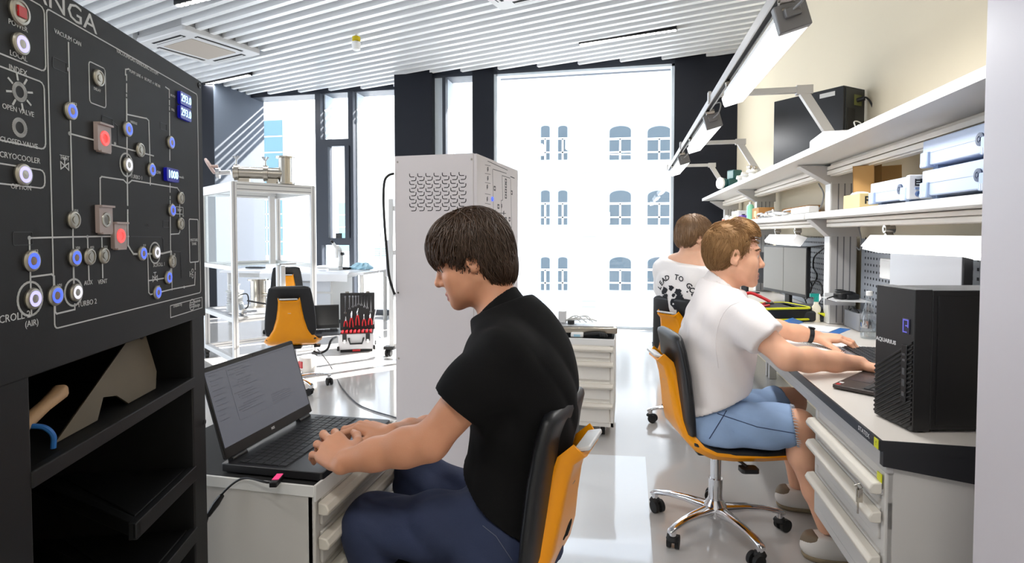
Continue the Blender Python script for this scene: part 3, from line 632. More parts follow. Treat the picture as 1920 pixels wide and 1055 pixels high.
# ------------------------------------------------------------------ chairs (built once at the origin, facing +X)
def plate(mb, cl, hw, th, p=4., n=28, T=None):
    """closed cushion: centre line cl of (x, z) with half widths hw; superellipse-like rounding across, thickness th"""
    k = len(cl); rings = []
    for i in range(k):
        a = cl[max(i-1, 0)]; b = cl[min(i+1, k-1)]; tx, tz = b[0]-a[0], b[1]-a[1]; L = math.hypot(tx, tz); nx, nz = tz/L, -tx/L
        s = i/(k-1); e = (1-abs(2*s-1)**6)**.5 if 0 < i < k-1 else .45
        ring = []
        for j in range(n):
            an = 2*PI*j/n; cy, cz = math.cos(an), math.sin(an)
            y = hw[i]*math.copysign(abs(cy)**(.55), cy); o = th/2*e*math.copysign(abs(cz)**.7, cz)
            ring.append((cl[i][0]+nx*o, y, cl[i][1]+nz*o))
        rings.append(ring)
    mb.loft(rings, T)
def make_chair():
    t = thing('swivel_chair', '', 'chair', (0, 0, 0), 0, 'yellow shelled swivel chairs')
    cl = [(.275, .388), (.23, .380), (.12, .376), (.0, .377), (-.08, .385), (-.135, .408), (-.175, .452), (-.196, .52), (-.208, .60), (-.220, .67), (-.236, .725), (-.268, .752)]
    hw = [.185, .205, .212, .214, .212, .20, .17, .128, .102, .090, .082, .080]
    # shell sheet with up-turned flanges, both sides
    inn = []; out = []
    for i, (x, z) in enumerate(cl):
        a = cl[max(i-1, 0)]; b = cl[min(i+1, len(cl)-1)]; tx, tz = b[0]-a[0], b[1]-a[1]; L = math.hypot(tx, tz); nx, nz = -tz/L, tx/L
        if nx*0+nz < 0 and i < 6: nx, nz = -nx, -nz
        nx, nz = (-tz/L, tx/L); nx, nz = -nx, -nz     # towards the sitter
        ri = []; ro = []
        for j in range(15):
            q = -1+2*j/14; fl = .030*max(0, (abs(q)-.8)/.2)**1.5; o = fl-.004
            ri.append((x+nx*(o+.006), q*hw[i]*.985, z+nz*(o+.006))); ro.append((x+nx*(o-.006), q*hw[i], z+nz*(o-.006)))
        inn.append(ri); out.append(ro)
    m = MB()
    rings = [a+b[::-1] for a, b in zip(inn, out)]
    m.loft(rings); m.build('shell', orange, t, smooth=50)
    m = MB(); cb = [(-.150, .455), (-.153, .47), (-.160, .52), (-.166, .60), (-.176, .70), (-.190, .79), (-.203, .840), (-.2055, .851), (-.207, .858)]
    plate(m, cb, [.150, .182, .192, .188, .178, .165, .154, .140, .112], .046, n=36); bc = m.build('back_cushion', cush, t, smooth=60)
    m = MB(); cs = [(.298, .402), (.285, .412), (.24, .412), (.12, .408), (.0, .408), (-.09, .416), (-.140, .44), (-.158, .462)]
    plate(m, cs, [.15, .185, .205, .212, .212, .205, .185, .15], .050, n=36); m.build('seat_cushion', cush, t, smooth=60)
    m = MB(); m.box(-.205, -.172, -.045, .045, .62, .66); m.build('back_bracket', black, t, bevel=.008)
    m = MB(); m.prism(rrect(-.066, .066, -.020, .018, .008, 4), -.005, .006, 'z', TR(-.266, 0, .762) @ RY(.25) @ RZ(PI/2)); m.build('grip', lightpl, t, bevel=.003)
    MB().prism(rrect(-.013, .013, -.006, .006, .003, 2), 0, .003, 'z', TR(-.2235, 0, .655) @ RY(-PI/2+.12) @ RZ(PI/2)).build('maker_plate', chrome, t)
    m = MB(); m.box(-.10, .10, -.07, .07, .345, .376); m.build('seat_plate', black, t, bevel=.01)
    m = MB(); m.tube([(.03, -.06, .352), (.05, -.14, .350), (.06, -.17, .346)], .006); m.prism(rrect(.03, .10, -.20, -.15, .012), .328, .344); m.build('lever', black, t)
    m = MB(); m.cyl((0, 0, .10), (0, 0, .35), .022, n=24); m.cyl((0, 0, .07), (0, 0, .225), .029, n=24); m.build('gas_post', chrome, t)
    m = MB(); m.lathe([(.02, .055), (.045, .062), (.052, .085), (.045, .115), (.031, .135), (.031, .14)], 28); m.build('hub', chrome, t)
    for k in range(5):
        R = RZ(2*PI*k/5-.04); m = MB(R); rings = []
        for x, z, w_, h_ in ((.02, .092, .030, .040), (.06, .096, .026, .036), (.13, .101, .021, .026), (.20, .098, .018, .021), (.26, .088, .016, .019), (.285, .080, .015, .018), (.293, .076, .010, .012)):
            rings.append([(x, w_*math.copysign(abs(math.cos(2*PI*j/16))**.75, math.cos(2*PI*j/16)), z+h_/2*math.copysign(abs(math.sin(2*PI*j/16))**.75, math.sin(2*PI*j/16))) for j in range(16)])
        m.loft(rings); m.cyl((.272, 0, .05), (.272, 0, .082), .014)
        lg = m.build('base_leg', chrome, t)
        ca = R @ TR(.272, 0, 0) @ RZ(1.1*k+.4); m = MB(ca); m.cyl((.018, -.024, .027), (.018, -.008, .027), .027, n=24); m.cyl((.018, .008, .027), (.018, .024, .027), .027, n=24); m.lathe([(.024, .040), (.026, .046), (.02, .056), (.008, .058)], 16); m.cyl((.018, -.02, .027), (.018, .02, .027), .010)
        m.build('caster', rubber, lg)
    return t
chair0 = make_chair()
def place_chair(first, x, y, rz, label):
    o = chair0 if first else copy_tree(chair0)
    o.location = (x, y, 0); o.rotation_euler = (0, 0, rz); o['label'] = label; return o
place_chair(True, .372, 2.47, math.radians(12), 'yellow swivel chair with black cushions under the young man in white polo shirt')
ch1 = place_chair(False, -.352, 1.405, math.radians(170), 'yellow swivel chair with black cushions under the man in black, cut by the bottom edge')
place_chair(False, .42, 3.86, math.radians(48), 'yellow swivel chair under the young man in the printed white shirt')
place_chair(False, .56, 6.32, math.radians(30), 'swivel chair furthest down the bench, only a caster leg showing')
place_chair(False, -2.66, 4.03, math.radians(116), 'yellow swivel chair with a laptop lying on its seat, in front of the aluminium frame')
place_chair(False, -4.20, 6.24, math.radians(122), 'yellow swivel chair behind the aluminium frame, its back seen through it')

# ------------------------------------------------------------------ long bench on the right
BX0, BX1, ZD = .627, 1.31, .75
E1, E2, E3, E4 = 1.538, 3.40, 5.22, 7.05
for i, (y0, y1, lab) in enumerate(((E1, E2-.004, 'bench worktop nearest the viewpoint, carrying the black computer tower'), (E2, E3-.004, 'bench worktop in the middle, under the two dark framed monitors'), (E3, E4, 'bench worktop at the far end by the dark pier'))):
    t = thing('workbench', lab, 'workbench', ((BX0+BX1)/2, (y0+y1)/2, 0), 0, 'grey laboratory workbenches'); 
    MB().box(BX0, BX1, y0, y1, ZD-.024, ZD).build('worktop', benchw, t, bevel=.0015)
    m = MB().box(BX0-.006, BX0, y0-.004, y1, ZD-.026, ZD+.001); m.box(BX0-.006, BX1, y0-.006, y0, ZD-.026, ZD+.0005); m.build('edging', bencht, t)
    m = MB().box(BX0+.004, BX0+.03, y0+.004, y1, ZD-.056, ZD-.024); m.box(BX0+.012, BX0+.03, y0+.004, y1, ZD-.085, ZD-.056); m.build('front_rail', alup, t, bevel=.002)
    if i == 0:
        m = MB().prism([(BX0+.002, ZD-.065), (BX1, ZD-.155), (BX1, ZD-.02), (BX0+.002, ZD-.02)], y0-.003, y0+.016, 'y'); m.build('end_rail', bencht, t)
        m = MB(); m.text('VIKING', .020, TR(BX0-.0065, 1.64, ZD-.0125) @ RZ(-PI/2) @ RX(PI/2), .0003); m.build('maker_mark', printw, t, smooth=0) if False else None
        m = MB(); m.text('STATEX', .017, TR(BX0-.0062, 1.633, ZD-.0125) @ RZ(-PI/2) @ RX(PI/2), .0003, xs=1.2); m.build('maker_mark', printw, t, smooth=0)
        MB().box(BX0-.0075, BX0-.006, 1.543, 1.566, ZD-.025, ZD-.001).build('warning_sticker', yellowm, t)
        m = MB(); m.text('!', .016, TR(BX0-.0076, 1.5545, ZD-.013) @ RZ(-PI/2) @ RX(PI/2), .0002); m.build('warning_mark', black, t, smooth=0)
    m = MB(); 
    for yy in (y0+.03, y1-.06):
        if i == 0 and yy < y0+.1: continue
        m.box(BX1-.10, BX1-.04, yy, yy+.04, 0, ZD-.03); m.box(BX0+.12, BX1-.04, yy, yy+.04, ZD-.08, ZD-.03)
    m.box(BX1-.06, BX1-.04, y0+.02, y1-.02, .25, ZD-.05); m.build('frame', alup, t, bevel=.004)
drw = drawer_cab('drawer_cabinet', 'grey drawer cabinet hung under the near bench, keys in its lock', (.640, 1.815, 0), -PI/2, .535, .52, .30, .694, [(.585, .640), (.48, .565), (.335, .45)], cast=False, mat_top=False, keys=True)
t = thing('bench_end_panel', 'dark grey steel end panel closing the near end of the bench', 'panel', (.95, 1.56, 0)); MB().box(.655, 1.30, 1.556, 1.575, 0, .69).build('sheet', M('taupe end panel', (150, 140, 136), .5), t)
t = thing('end_cabinet', 'tall plain white cabinet cut off by the right edge of the frame', 'cabinet', (1.0, .9, 0))
MB().box(.718, 1.30, .42, 1.33, .02, 1.835).build('carcass', M('plain white laminate', (212, 207, 212), .4, var=.01), t, bevel=.002)
MB().box(.716, 1.31, .42, 1.335, 1.838, 1.875).build('top_board', M('plain white laminate', (212, 207, 212), .4), t, bevel=.002)
MB().box(.73, 1.29, .43, 1.32, 0, .02).build('plinth', black, t)
# uprights, shelves
posts = (3.47, 5.32, 7.02)
for y, lab in zip(posts, ('grey bench upright nearest the viewpoint with small tray bolted on', 'grey bench upright in the middle of the bench', 'grey bench upright furthest away by the dark pier')):
    t = thing('shelf_upright', lab, 'upright', (1.2, y, ZD), 0, 'grouped aluminium bench uprights')
    m = MB()
    m.prism([(1.128, y), (1.132, y-.004), (1.262, y-.004), (1.266, y), (1.266, y+.075), (1.128, y+.075)], ZD+.002, 1.655)
    m.build('post', alup, t, bevel=.002)
    g = MB()
    for xx in (1.165, 1.197, 1.23): g.box(xx-.003, xx+.003, y-.0048, y-.002, ZD+.01, 1.56)
    g.build('groove', M('groove shadow grey', (112, 112, 114), .6), t)
    MB().box(1.122, 1.130, y-.006, y+.078, ZD+.002, 1.56).build('front_cover', white, t, bevel=.001)
    m = MB(); m.prism([(.96, 1.652), (1.28, 1.652), (1.28, 1.55), (1.12, 1.55)], y-.006, y+.08, 'y'); m.build('bracket', alup, t, bevel=.003)
    m = MB(); m.prism([(1.02, 1.348), (1.28, 1.348), (1.28, 1.25), (1.12, 1.25)], y-.0065, y+.081, 'y'); m.build('bracket', alup, t, bevel=.003)
t = thing('upper_shelf', 'long white upper shelf carried over the whole bench', 'shelf', (1.1, 4.4, 1.67))
MB().box(.882, 1.30, 1.38, 7.14, 1.662, 1.692).build('board', M('grey white laminate', (214, 212, 208), .35), t, bevel=.002)
MB().box(.880, .883, 1.38, 7.14, 1.661, 1.693).build('edging', white, t)
for y0, y1 in ((1.38, posts[0]-.01), (posts[0]+.085, posts[1]-.01), (posts[1]+.085, posts[2]-.01)):
    m = MB()
    for z in (1.598, 1.624): m.box(1.10, 1.125, y0, y1, z, z+.022); m.box(1.118, 1.15, y0, y1, z-.004, z+.03)
    m.box(1.118, 1.16, y0, y1, 1.592, 1.662); m.build('rail', M('warm white profile', (232, 224, 212), .4), t, bevel=.003)
for y0, y1, lab in ((1.38, posts[0]+.03, 'grey lower shelf carrying the pale blue instruments'), (posts[0]+.045, posts[1]+.03, 'white lower shelf heaped with white cables, middle of the bench'), (posts[1]+.045, 7.09, 'white lower shelf at the far end with small boxes')):
    t = thing('lower_shelf', lab, 'shelf', (1.15, (y0+y1)/2, 1.37), 0, 'lower shelves between the bench uprights')
    MB().box(1.0, 1.30, y0, y1, 1.350, 1.385).build('board', M('grey white laminate', (214, 212, 208), .35), t, bevel=.004)
    m = MB().box(1.09, 1.12, y0+.09, y1-.08, 1.305, 1.325); m.box(1.09, 1.12, y0+.09, y1-.08, 1.328, 1.346); m.box(1.11, 1.15, y0+.09, y1-.08, 1.303, 1.350); m.build('rail', M('warm white profile', (232, 224, 212), .4), t, bevel=.003)
pegm = M('perforated grey steel', (150, 156, 164), .45)
for y0, y1, lab in ((1.60, posts[0]-.02, 'perforated grey back panel behind the computer tower'), (posts[0]+.1, posts[1]-.02, 'perforated grey back panel behind the monitors')):
    t = thing('pegboard', lab, 'back panel', (1.28, (y0+y1)/2, .9), 0, 'perforated back panels of the bench')
    MB().box(1.282, 1.29, y0, y1, ZD+.004, 1.24).build('sheet', pegm, t)
    m = MB(); yy = y0+.03
    while yy < y1-.02:
        for k in range(13): z = ZD+.06+k*.036; m.box(1.2808, 1.2822, yy-.005, yy+.005, z-.006, z+.006)
        yy += .036
    o = m.build('perforation', M('hole black', (40, 42, 48), .8), t, smooth=0, kind='stuff')
# lamp rail
t = thing('lamp_rail', 'long grey aluminium rail carrying the lamps over the bench edge', 'rail', (.47, 4, 2.05))
m = MB().box(.455, .490, .6, 6.98, 2.030, 2.062); m.box(.455, .462, .6, 6.98, 2.018, 2.035); m.box(.484, .490, .6, 6.98, 2.018, 2.035); m.build('profile', alup, t, bevel=.002)
MB().box(.463, .483, .6, 6.98, 2.026, 2.0305).build('slot', black, t)
for y in (1.56, 3.4, 5.2, 6.9):
    m = MB(); s = Vector((1.17, y, 1.693)); e = Vector((.936, y, 2.085))
    dd = (e-s).normalized(); nn = Vector((dd.z, 0, -dd.x))*.024
    for w0, w1 in ((-.018, .018),): m.prism([(s.x-nn.x, s.z-nn.z), (s.x+nn.x, s.z+nn.z), (e.x+nn.x, e.z+nn.z), (e.x-nn.x, e.z-nn.z)], y+w0, y+w1, 'y')
    m.box(.915, 1.0, y-.02, y+.02, 2.045, 2.095); m.box(.49, .96, y-.015, y+.015, 2.055, 2.088); m.box(.445, .462, y-.022, y+.022, 2.02, 2.085)
    m.box(1.13, 1.215, y-.025, y+.025, 1.692, 1.70)
    m.build('arm', alup, t, bevel=.002)
def joint(mb, x, y, z, s=1.):
    mb.cyl((x-.022*s, y, z), (x+.022*s, y, z), .020*s, n=16); mb.cyl((x-.016*s, y, z-.035*s), (x+.016*s, y, z-.035*s), .015*s, n=16); mb.box(x-.012*s, x+.012*s, y-.008*s, y+.008*s, z-.06*s, z+.02*s); mb.cyl((x-.026*s, y, z), (x+.026*s, y, z), .008*s, n=10)
for y, lab in ((1.93, 'brightest led lamp hanging nearest the viewpoint on the rail'), (3.62, 'second led lamp along the rail, lower and smaller in view'), (5.44, 'furthest led lamp at the far end of the rail')):
    t = thing('led_lamp', lab, 'lamp', (.49, y+.55, 1.96), 0, 'led lamps under the rail'); L_ = 1.06
    T = TR(.505, y, 1.965) @ RY(math.radians(-16))
    m = MB(T); m.prism([(-.045, -.03), (.045, -.03), (.03, .03), (-.03, .03)], .04, L_, 'y'); m.build('housing', lightpl, t, bevel=.003)
    MB(T).prism([(-.044, -.046), (.044, -.046), (.047, -.031), (.047, .0), (.044, .0), (.040, -.028), (-.040, -.028), (-.044, .0), (-.047, .0), (-.047, -.031)], .03, L_+.01, 'y').build('diffuser', ledw, t)
    m = MB(T); m.box(-.049, .049, -.004, .03, -.048, .04); m.box(-.025, .025, -.02, 0, -.01, .02); m.build('end_cap', M('lamp end cap grey', (120, 118, 118), .4, .3), t, bevel=.004)
    for yy in (y+.01, y+L_-.06): m = MB(); joint(m, .49, yy, 2.035-.02); m.build('joint', steel, t)
    MB().tube(spline([(.50, y-.01, 1.97), (.53, y-.06, 2.0), (.54, y-.04, 2.06), (.50, y+.03, 2.065)]), .004).build('cord', M('grey cord', (150, 150, 150), .5), t)
    ld = bpy.data.lights.new('bench_lamp', 'AREA'); ld.shape = 'RECTANGLE'; ld.size = .08; ld.size_y = 1.1; ld.energy = 9; lo = bpy.data.objects.new('bench_lamp', ld); C.objects.link(lo); lo.matrix_world = T @ TR(0, L_/2, -.055)
for y0, y1, lab, X in ((1.86, 2.80, 'white led lamp under the shelf above the computer tower', 1.08), (3.98, 4.72, 'white led lamp under the shelf above the two monitors', 1.10)):
    t = thing('shelf_lamp', lab, 'lamp', (X, y0, 1.24), 0, 'led lamps under the lower shelves')
    T = TR(X, 0, 1.225) @ RY(.25)
    MB(T).prism([(-.04, -.025), (.03, -.03), (.05, .03), (-.015, .035)], y0, y1, 'y').build('housing', M('white lamp housing', (244, 244, 244), .35, emis=(255, 255, 255), estr=.25), t, bevel=.003)
    MB(T).box(-.036, .03, y0+.02, y1-.02, -.036, -.028).build('diffuser', M('soft lit diffuser', (255, 255, 255), .4, emis=(255, 255, 255), estr=1.5), t)
    for yy in (y0+.12, y1-.1): m = MB(); joint(m, X+.03, yy, 1.288, .9); m.build('joint', steel, t)
# ------------------------------------------------------------------ things on the bench
t = thing('computer_tower', 'black computer tower with diagonal ridges standing on the near bench', 'computer', (.70, 1.68, ZD), math.radians(12.5)); 
# local: front face is -X, side facing the viewer is -Y; origin at the near front bottom corner
t.location = (.726, 1.610, ZD); WM[t] = TR(.726, 1.610, ZD) @ RZ(math.radians(12.5)); t.matrix_world = WM[t]; T = WM[t]
TD, TW, TH = .37, .15, .372
MB(T).box(.045, TD, .0, TW, .008, TH).build('case', M('black tower steel', (6, 6, 7), .4), t, bevel=.003)
frb = MB(T).box(.0, .046, .0, TW, .004, TH+.002).build('front_bezel', M('charcoal front plastic', (24, 24, 24), .35), t, bevel=.002)
m = MB(T); sl = .64                                        # ridges run down from the near edge (y=0) to the far edge
for k in range(-7, 20):
    zn = .236-k*.0125 if k >= 0 else None
    if zn is None or zn < .012: continue
    yf = min(TW-.002, (zn-.010)/sl)
    if yf < .012: continue
    a = [(-.0035, .004, zn-.0016), (0, .004, zn-.0048), (0, .004, zn+.0048), (-.0035, .004, zn+.0016)]
    m.add(a+[(x, yf, zz-yf*sl) for x, _, zz in a], [(3, 2, 1, 0), (4, 5, 6, 7), (0, 1, 5, 4), (1, 2, 6, 5), (2, 3, 7, 6), (3, 0, 4, 7)])
m.build('ridge', M('black ridge plastic', (12, 12, 13), .35), t, smooth=0)
MB(T).text('AQUARIUS', .015, TR(-.001, .106, .222) @ RZ(-PI/2) @ RX(PI/2), .0003, xs=1.1, bold=.0004).build('maker_mark', M('white mark', (225, 225, 225), .4), frb, smooth=0)
m = MB(T); m.box(-.0025, .0, .016, .042, .255, .295); m.build('power_button', M('dark violet button', (46, 44, 70), .3), t, bevel=.001)
m = MB(T)
for a in ((.019, .039, .290, .293), (.019, .022, .272, .293), (.036, .039, .258, .293), (.024, .039, .258, .261), (.022, .03, .275, .278)): m.box(-.0032, -.002, *a)
m.build('power_symbol', M('violet glow line', (90, 90, 170), .3, emis=(96, 92, 200), estr=.6), t)
m = MB(T); m.box(-.005, .0, .020, .040, .075, .225); pp = m.build('port_panel', blackg, t, bevel=.001)
for zz, hh in ((.20, .006), (.185, .006), (.155, .018), (.125, .018), (.095, .012)): MB(T).box(-.0058, -.0045, .025, .035, zz-hh/2, zz+hh/2).build('port', M('port grey', (90, 90, 92), .3, .5), pp)
MB(T).box(.06, TD-.01, -.0012, .0, .02, TH-.014).build('side_panel', M('black side panel', (6, 6, 7), .35), t, bevel=.0008)
for x in (.03, TD-.04):
    for y in (.02, TW-.02): MB(T).cyl((x, y, 0), (x, y, .009), .012).build('foot', rubber, t)
ang = math.atan2(.2, .158)
l2, L2T, _ = laptop('laptop', 'dark open laptop on the near bench, mostly behind the computer tower', (.862, 2.078, ZD), ang+PI, .33, .23, math.radians(30), .016, lit=False, numkey=False, pad_x=.0, shell=M('dark bronze laptop shell', (62, 54, 52), .35, .3))
for x, c, s in ((.145, redm, .010), (.118, white, .007)): MB(L2T).box(x-s, x+s, -.108, -.096, .016, .0166).build('sticker', c, l2)
# keyboard
t = thing('keyboard', 'black desktop keyboard with silver front edge on the bench', 'keyboard', (1.0, 2.48, ZD), -PI/2-.03)
T = WM[t]; MB(T).prism(rrect(-.225, .225, -.075, .075, .01), .0, .016).build('base', black, t, bevel=.003)
MB(T).box(-.222, .222, -.086, -.074, .0, .014).build('front_strip', M('silver plastic', (150, 156, 166), .3, .5), t, bevel=.003)
for r in range(6):
    m = MB(T)
    for k in range(20): x = -.217+k*.0217; m.box(x, x+.0185, -.066+r*.0225, -.047+r*.0225, .015, .021)
    m.build('key_row', keym, t, bevel=.001, seg=1)
m = MB(T)
for k in range(14): m.text(random.choice('QWERTYASDFGH'), .008, TR(-.2+k*.03, -.035+(k % 4)*.0225, .0213), .0001) if False else None
t = thing('spiral_notebook', 'open white spiral notebook lying between the forearms on the bench', 'notebook', (.80, 2.70, ZD))
T = TR(.84, 2.74, ZD) @ RZ(math.atan2(-.23, .148))
MB(T).box(-.145, .145, -.20, -.003, .001, .007).build('page_block', paper, t); MB(T).box(-.145, .145, .008, .20, .001, .005).build('page_block', paper, t)
m = MB(T)
for k in range(34): x = -.138+k*.0084; m.tube([(x+.001*math.cos(a), .002+.009*math.cos(a), .006+.009*math.sin(a)) for a in [2*PI*j/10 for j in range(10)]], .0011, 5, closed=True)
m.build('spiral', M('dark wire', (70, 70, 74), .35, .7), t)
t = thing('bottle', 'clear plastic water bottle standing by the grey upright', 'bottle', (1.165, 3.03, ZD))
T = TR(1.165, 3.03, ZD); pet = glassmat('clear bottle plastic', .16, (.95, .97, .98))
MB(T).lathe([(.030, .0), (.036, .004), (.036, .03), (.034, .034), (.036, .038), (.036, .10), (.030, .12), (.022, .155), (.015, .19), (.0125, .20), (.0125, .215)], 28).build('body', pet, t)
MB(T).lathe([(.028, .002), (.034, .005), (.034, .085), (0, .085)], 24).build('water', glassmat('water', .06, (.93, .96, .97)), t)
MB(T).lathe([(.0145, .213), (.0145, .232), (.012, .235), (0, .235)], 20).build('cap', white, t)
MB(T).lathe([(.0365, .055), (.0365, .09)], 24).build('label_sleeve', glassmat('frosted label', .5, (.9, .92, .94)), t)
t = thing('tray_shelf', 'small grey metal tray bolted to the nearest upright', 'tray', (1.1, 3.25, .91))
m = MB().prism([(1.10, 3.463), (1.075, 3.43), (1.09, 3.24), (1.25, 3.22), (1.262, 3.463)], .905, .909); m.box(1.10, 1.26, 3.458, 3.463, .86, .93); m.build('plate', lightpl, t)
t = thing('power_adapter', 'bundle of black power adapters on the small tray', 'adapter', (1.15, 3.22, .91))
m = MB(TR(1.165, 3.345, .910) @ RZ(.4)); m.box(-.05, .045, -.03, .03, 0, .034); m.box(-.02, .055, -.045, -.02, .0, .028); m.build('case', black, t, bevel=.006)
m = MB(TR(1.165, 3.345, .93) @ RZ(.4)); m.tube(spline([(-.05, 0, 0), (-.085, .01, -.012), (-.11, .0, -.016)]), .004); m.tube(spline([(.04, 0, .01), (.02, .04, .022), (-.03, .035, .024), (-.045, .0, .022), (.0, -.03, .022), (.05, -.01, .012), (.08, .0, -.005)]), .005); m.build('cord', black, t)
t = thing('socket_box', 'small white box fixed to the perforated panel above the bottle', 'box', (1.26, 3.0, 1.1)); MB().box(1.235, 1.281, 2.86, 3.10, 1.045, 1.145).build('case', white, t, bevel=.004); MB().box(1.233, 1.236, 2.875, 3.085, 1.055, 1.135).build('cover', white, t, bevel=.001)
t = thing('grey_box', 'small grey box on the bench behind the bottle', 'box', (1.23, 3.15, ZD)); MB().box(1.19, 1.275, 3.22, 3.42, ZD+.001, .845).build('case', M('mid grey plastic', (150, 152, 156), .5), t, bevel=.004); MB().tube(spline([(1.2, 3.25, .846), (1.19, 3.3, .87), (1.2, 3.37, .85)]), .006).build('cord', black, t)
def monitor(label, p_right, direction, W, H, zc, split):
    dx, dy = direction; rot = math.atan2(dy, dx)
    t = thing('monitor', label, 'monitor', (p_right[0]+dx*W/2, p_right[1]+dy*W/2, ZD), rot, 'monitors on the bench'); T = t.matrix_world.copy(); WM[t] = T
    # local x runs from the right edge to the far left edge; the screen faces +Y local
    MB(T).box(-W/2, W/2, -.03, -.002, zc-H/2-ZD, zc+H/2-ZD).build('housing', black, t, bevel=.003)
    for a, b in ([(-W/2+.008, 0-.003), (.003, W/2-.008)] if split else [(-W/2+.008, W/2-.008)]):
        MB(T).box(a, b, -.003, .0005, zc-H/2-ZD+.022, zc+H/2-ZD-.010).build('screen', monit if split else M('lit pale monitor screen', (70, 70, 72), .3, emis=(196, 196, 200), estr=.6), t)
    MB(T).box(-W/2, W/2, -.004, .002, zc-H/2-ZD, zc+H/2-ZD) if False else None
    m = MB(T).box(-.03, .03, -.055, -.03, .0, zc-ZD); m.build('stand', black, t, bevel=.004); MB(T).prism(rrect(-.12, .12, -.13, .06, .02), .0, .010).build('foot', black, t)
    return t
mp = pd(1512, 509, 3.73); monitor('wide dark framed monitor beyond the young man in white polo', (mp[0], mp[1]), (-.27, .963), .56, .345, 1.005, True)
monitor('monitor with pale lit screen behind the computer tower', (1.06, 2.055), (.06, .998), .60, .36, 1.03, False)
t = thing('dark_monitor', 'dark monitor seen edge on beyond the white polo collar', 'monitor', (.93, 5.0, ZD)); q = py(1392, 545, 4.9)
T = TR(1.0, 5.15, ZD) @ RZ(-.9); MB(T).prism(rrect(-.22, .22, .10, .36, .02), -.015, .015, 'y').build('housing', black, t); MB(T).box(-.03, .03, -.012, .012, 0, .12).build('stand', black, t); MB(T).prism(rrect(-.1, .1, -.08, .08, .02), 0, .01).build('foot', black, t)
# tool cases and clutter in the middle of the bench
def P2(u, v, z=ZD): return pz(u, v, z)
t = thing('tool_bag', 'open black tool bag with acid yellow piping on the bench', 'tool bag', tuple(P2(1445, 602)))
bx = P2(1444, 603); T = TR(bx[0]+.03, bx[1]+.10, ZD) @ RZ(.35)
m = MB(T).loft([[(x, y, z) for x, y in rrect(-.19*s, .17*s, -.12*s, .12*s, .03)] for z, s in ((.002, .94), (.03, 1), (.07, 1.02), (.085, 1.0))]); m.build('body', M('black nylon', (22, 22, 24), .7), t)
for z in (.016, .082): MB(T).tube([(x*1.03, y*1.03, z) for x, y in rrect(-.19, .17, -.12, .12, .03)], .007, 6, closed=True).build('piping', yellowm, t)
t = thing('hacksaw', 'red handled hacksaw with steel blade lying across the tool bag', 'saw', (bx[0], bx[1]+.1, .88))
p0, p1, p2, p3 = (pd(1388, 557, 3.6), pd(1405, 549, 3.55), pd(1445, 566, 3.45), pd(1470, 583, 3.38))
MB().tube(spline([tuple(p0), tuple(p1), tuple((p1+p2)/2+np.array([0, 0, .006])), tuple(p2)]), [.010]*25, 10).build('handle', redm, t)
dv = Vector(p3-p2).normalized(); MB().tube([tuple(p2), tuple(p3)], [.012, .012], 4).build('blade', steel, t)
m = MB()
for k in range(9): c = Vector(p2).lerp(Vector(p3), (k+.7)/10); m.cyl(c+Vector((0, -.012, 0)), c+Vector((0, -.0135, .0)), .005, n=6)
m.build('blade_hole', black, t)
t = thing('plier_handles', 'red tool handles sticking out of the black tool bag', 'pliers', (bx[0], bx[1]+.1, .85))
for a, b in (((-.10, .0, .082), (-.02, .04, .092)), ((-.11, -.03, .082), (-.05, -.06, .095))): MB(T).tube([a, b], [.008, .007]).build('handle', redm, t)
MB(T).tube([(-.02, .04, .092), (.05, .05, .09)], [.01, .004], 6).build('jaw', steel, t)
t = thing('drill_case', 'open black tool case with yellow latch beside the grey upright', 'tool case', tuple(P2(1520, 604)))
bx2 = P2(1515, 603); T2 = TR(bx2[0]+.06, bx2[1]+.10, ZD) @ RZ(.15)
MB(T2).box(-.16, .15, -.10, .11, .002, .065).build('body', M('black case plastic', (34, 36, 40), .5), t, bevel=.012)
m = MB(T2); m.box(-.17, -.12, -.09, .1, .055, .085); m.box(-.10, .14, -.08, .10, .065, .085); m.build('insert', M('dark grey foam', (56, 58, 62), .8), t, bevel=.008)
m = MB(T2); m.prism([(-.03, .055), (.02, .055), (.035, .03), (.03, .012), (.015, .03), (-.01, .045)], -.116, -.10, 'y'); m.build('latch', yellowm, t, bevel=.003)
MB(T2).box(.07, .16, -.13, -.09, .003, .035).build('pocket', black, t, bevel=.008)
t = thing('plastic_sleeve', 'blue plastic sleeve half folded over white papers on the bench', 'folder', tuple(P2(1480, 615)))
s0 = P2(1440, 612); s1 = P2(1478, 600); s2 = P2(1538, 612); s3 = P2(1500, 622)
zz = ZD+.004; m = MB(); V = lambda p, h: (p[0], p[1], h)
m.add([V(s0, zz), V(s1, zz), V((s1+s2)/2, zz), V((s0+s3)/2*1.0, zz), V((s0*.4+s1*.6+(s3-s0)*.4), zz+.035), V(s0, zz+.003), V(s1, zz+.003), V((s1+s2)/2, zz+.003), V((s0+s3)/2, zz+.003)], [(3, 2, 1, 0), (5, 6, 4), (6, 7, 4), (7, 8, 4), (8, 5, 4), (0, 1, 6, 5), (1, 2, 7, 6), (2, 3, 8, 7), (3, 0, 5, 8)])
m.build('sleeve_film', bluep, t)
c = (s0+s1+s2+s3)/4; MB(TR(c[0]+.06, c[1]-.02, ZD) @ RZ(-.6)).box(-.14, .14, -.10, .10, .001, .0035).build('sheet', paper, t); MB(TR(c[0]+.10, c[1]-.05, ZD) @ RZ(-.6)).box(-.14, .14, -.10, .10, .0003, .001).build('backing', bluep, t)
t = thing('paper_sheet', 'white paper sheets leaning below the monitor on the bench', 'paper', tuple(P2(1500, 580)))
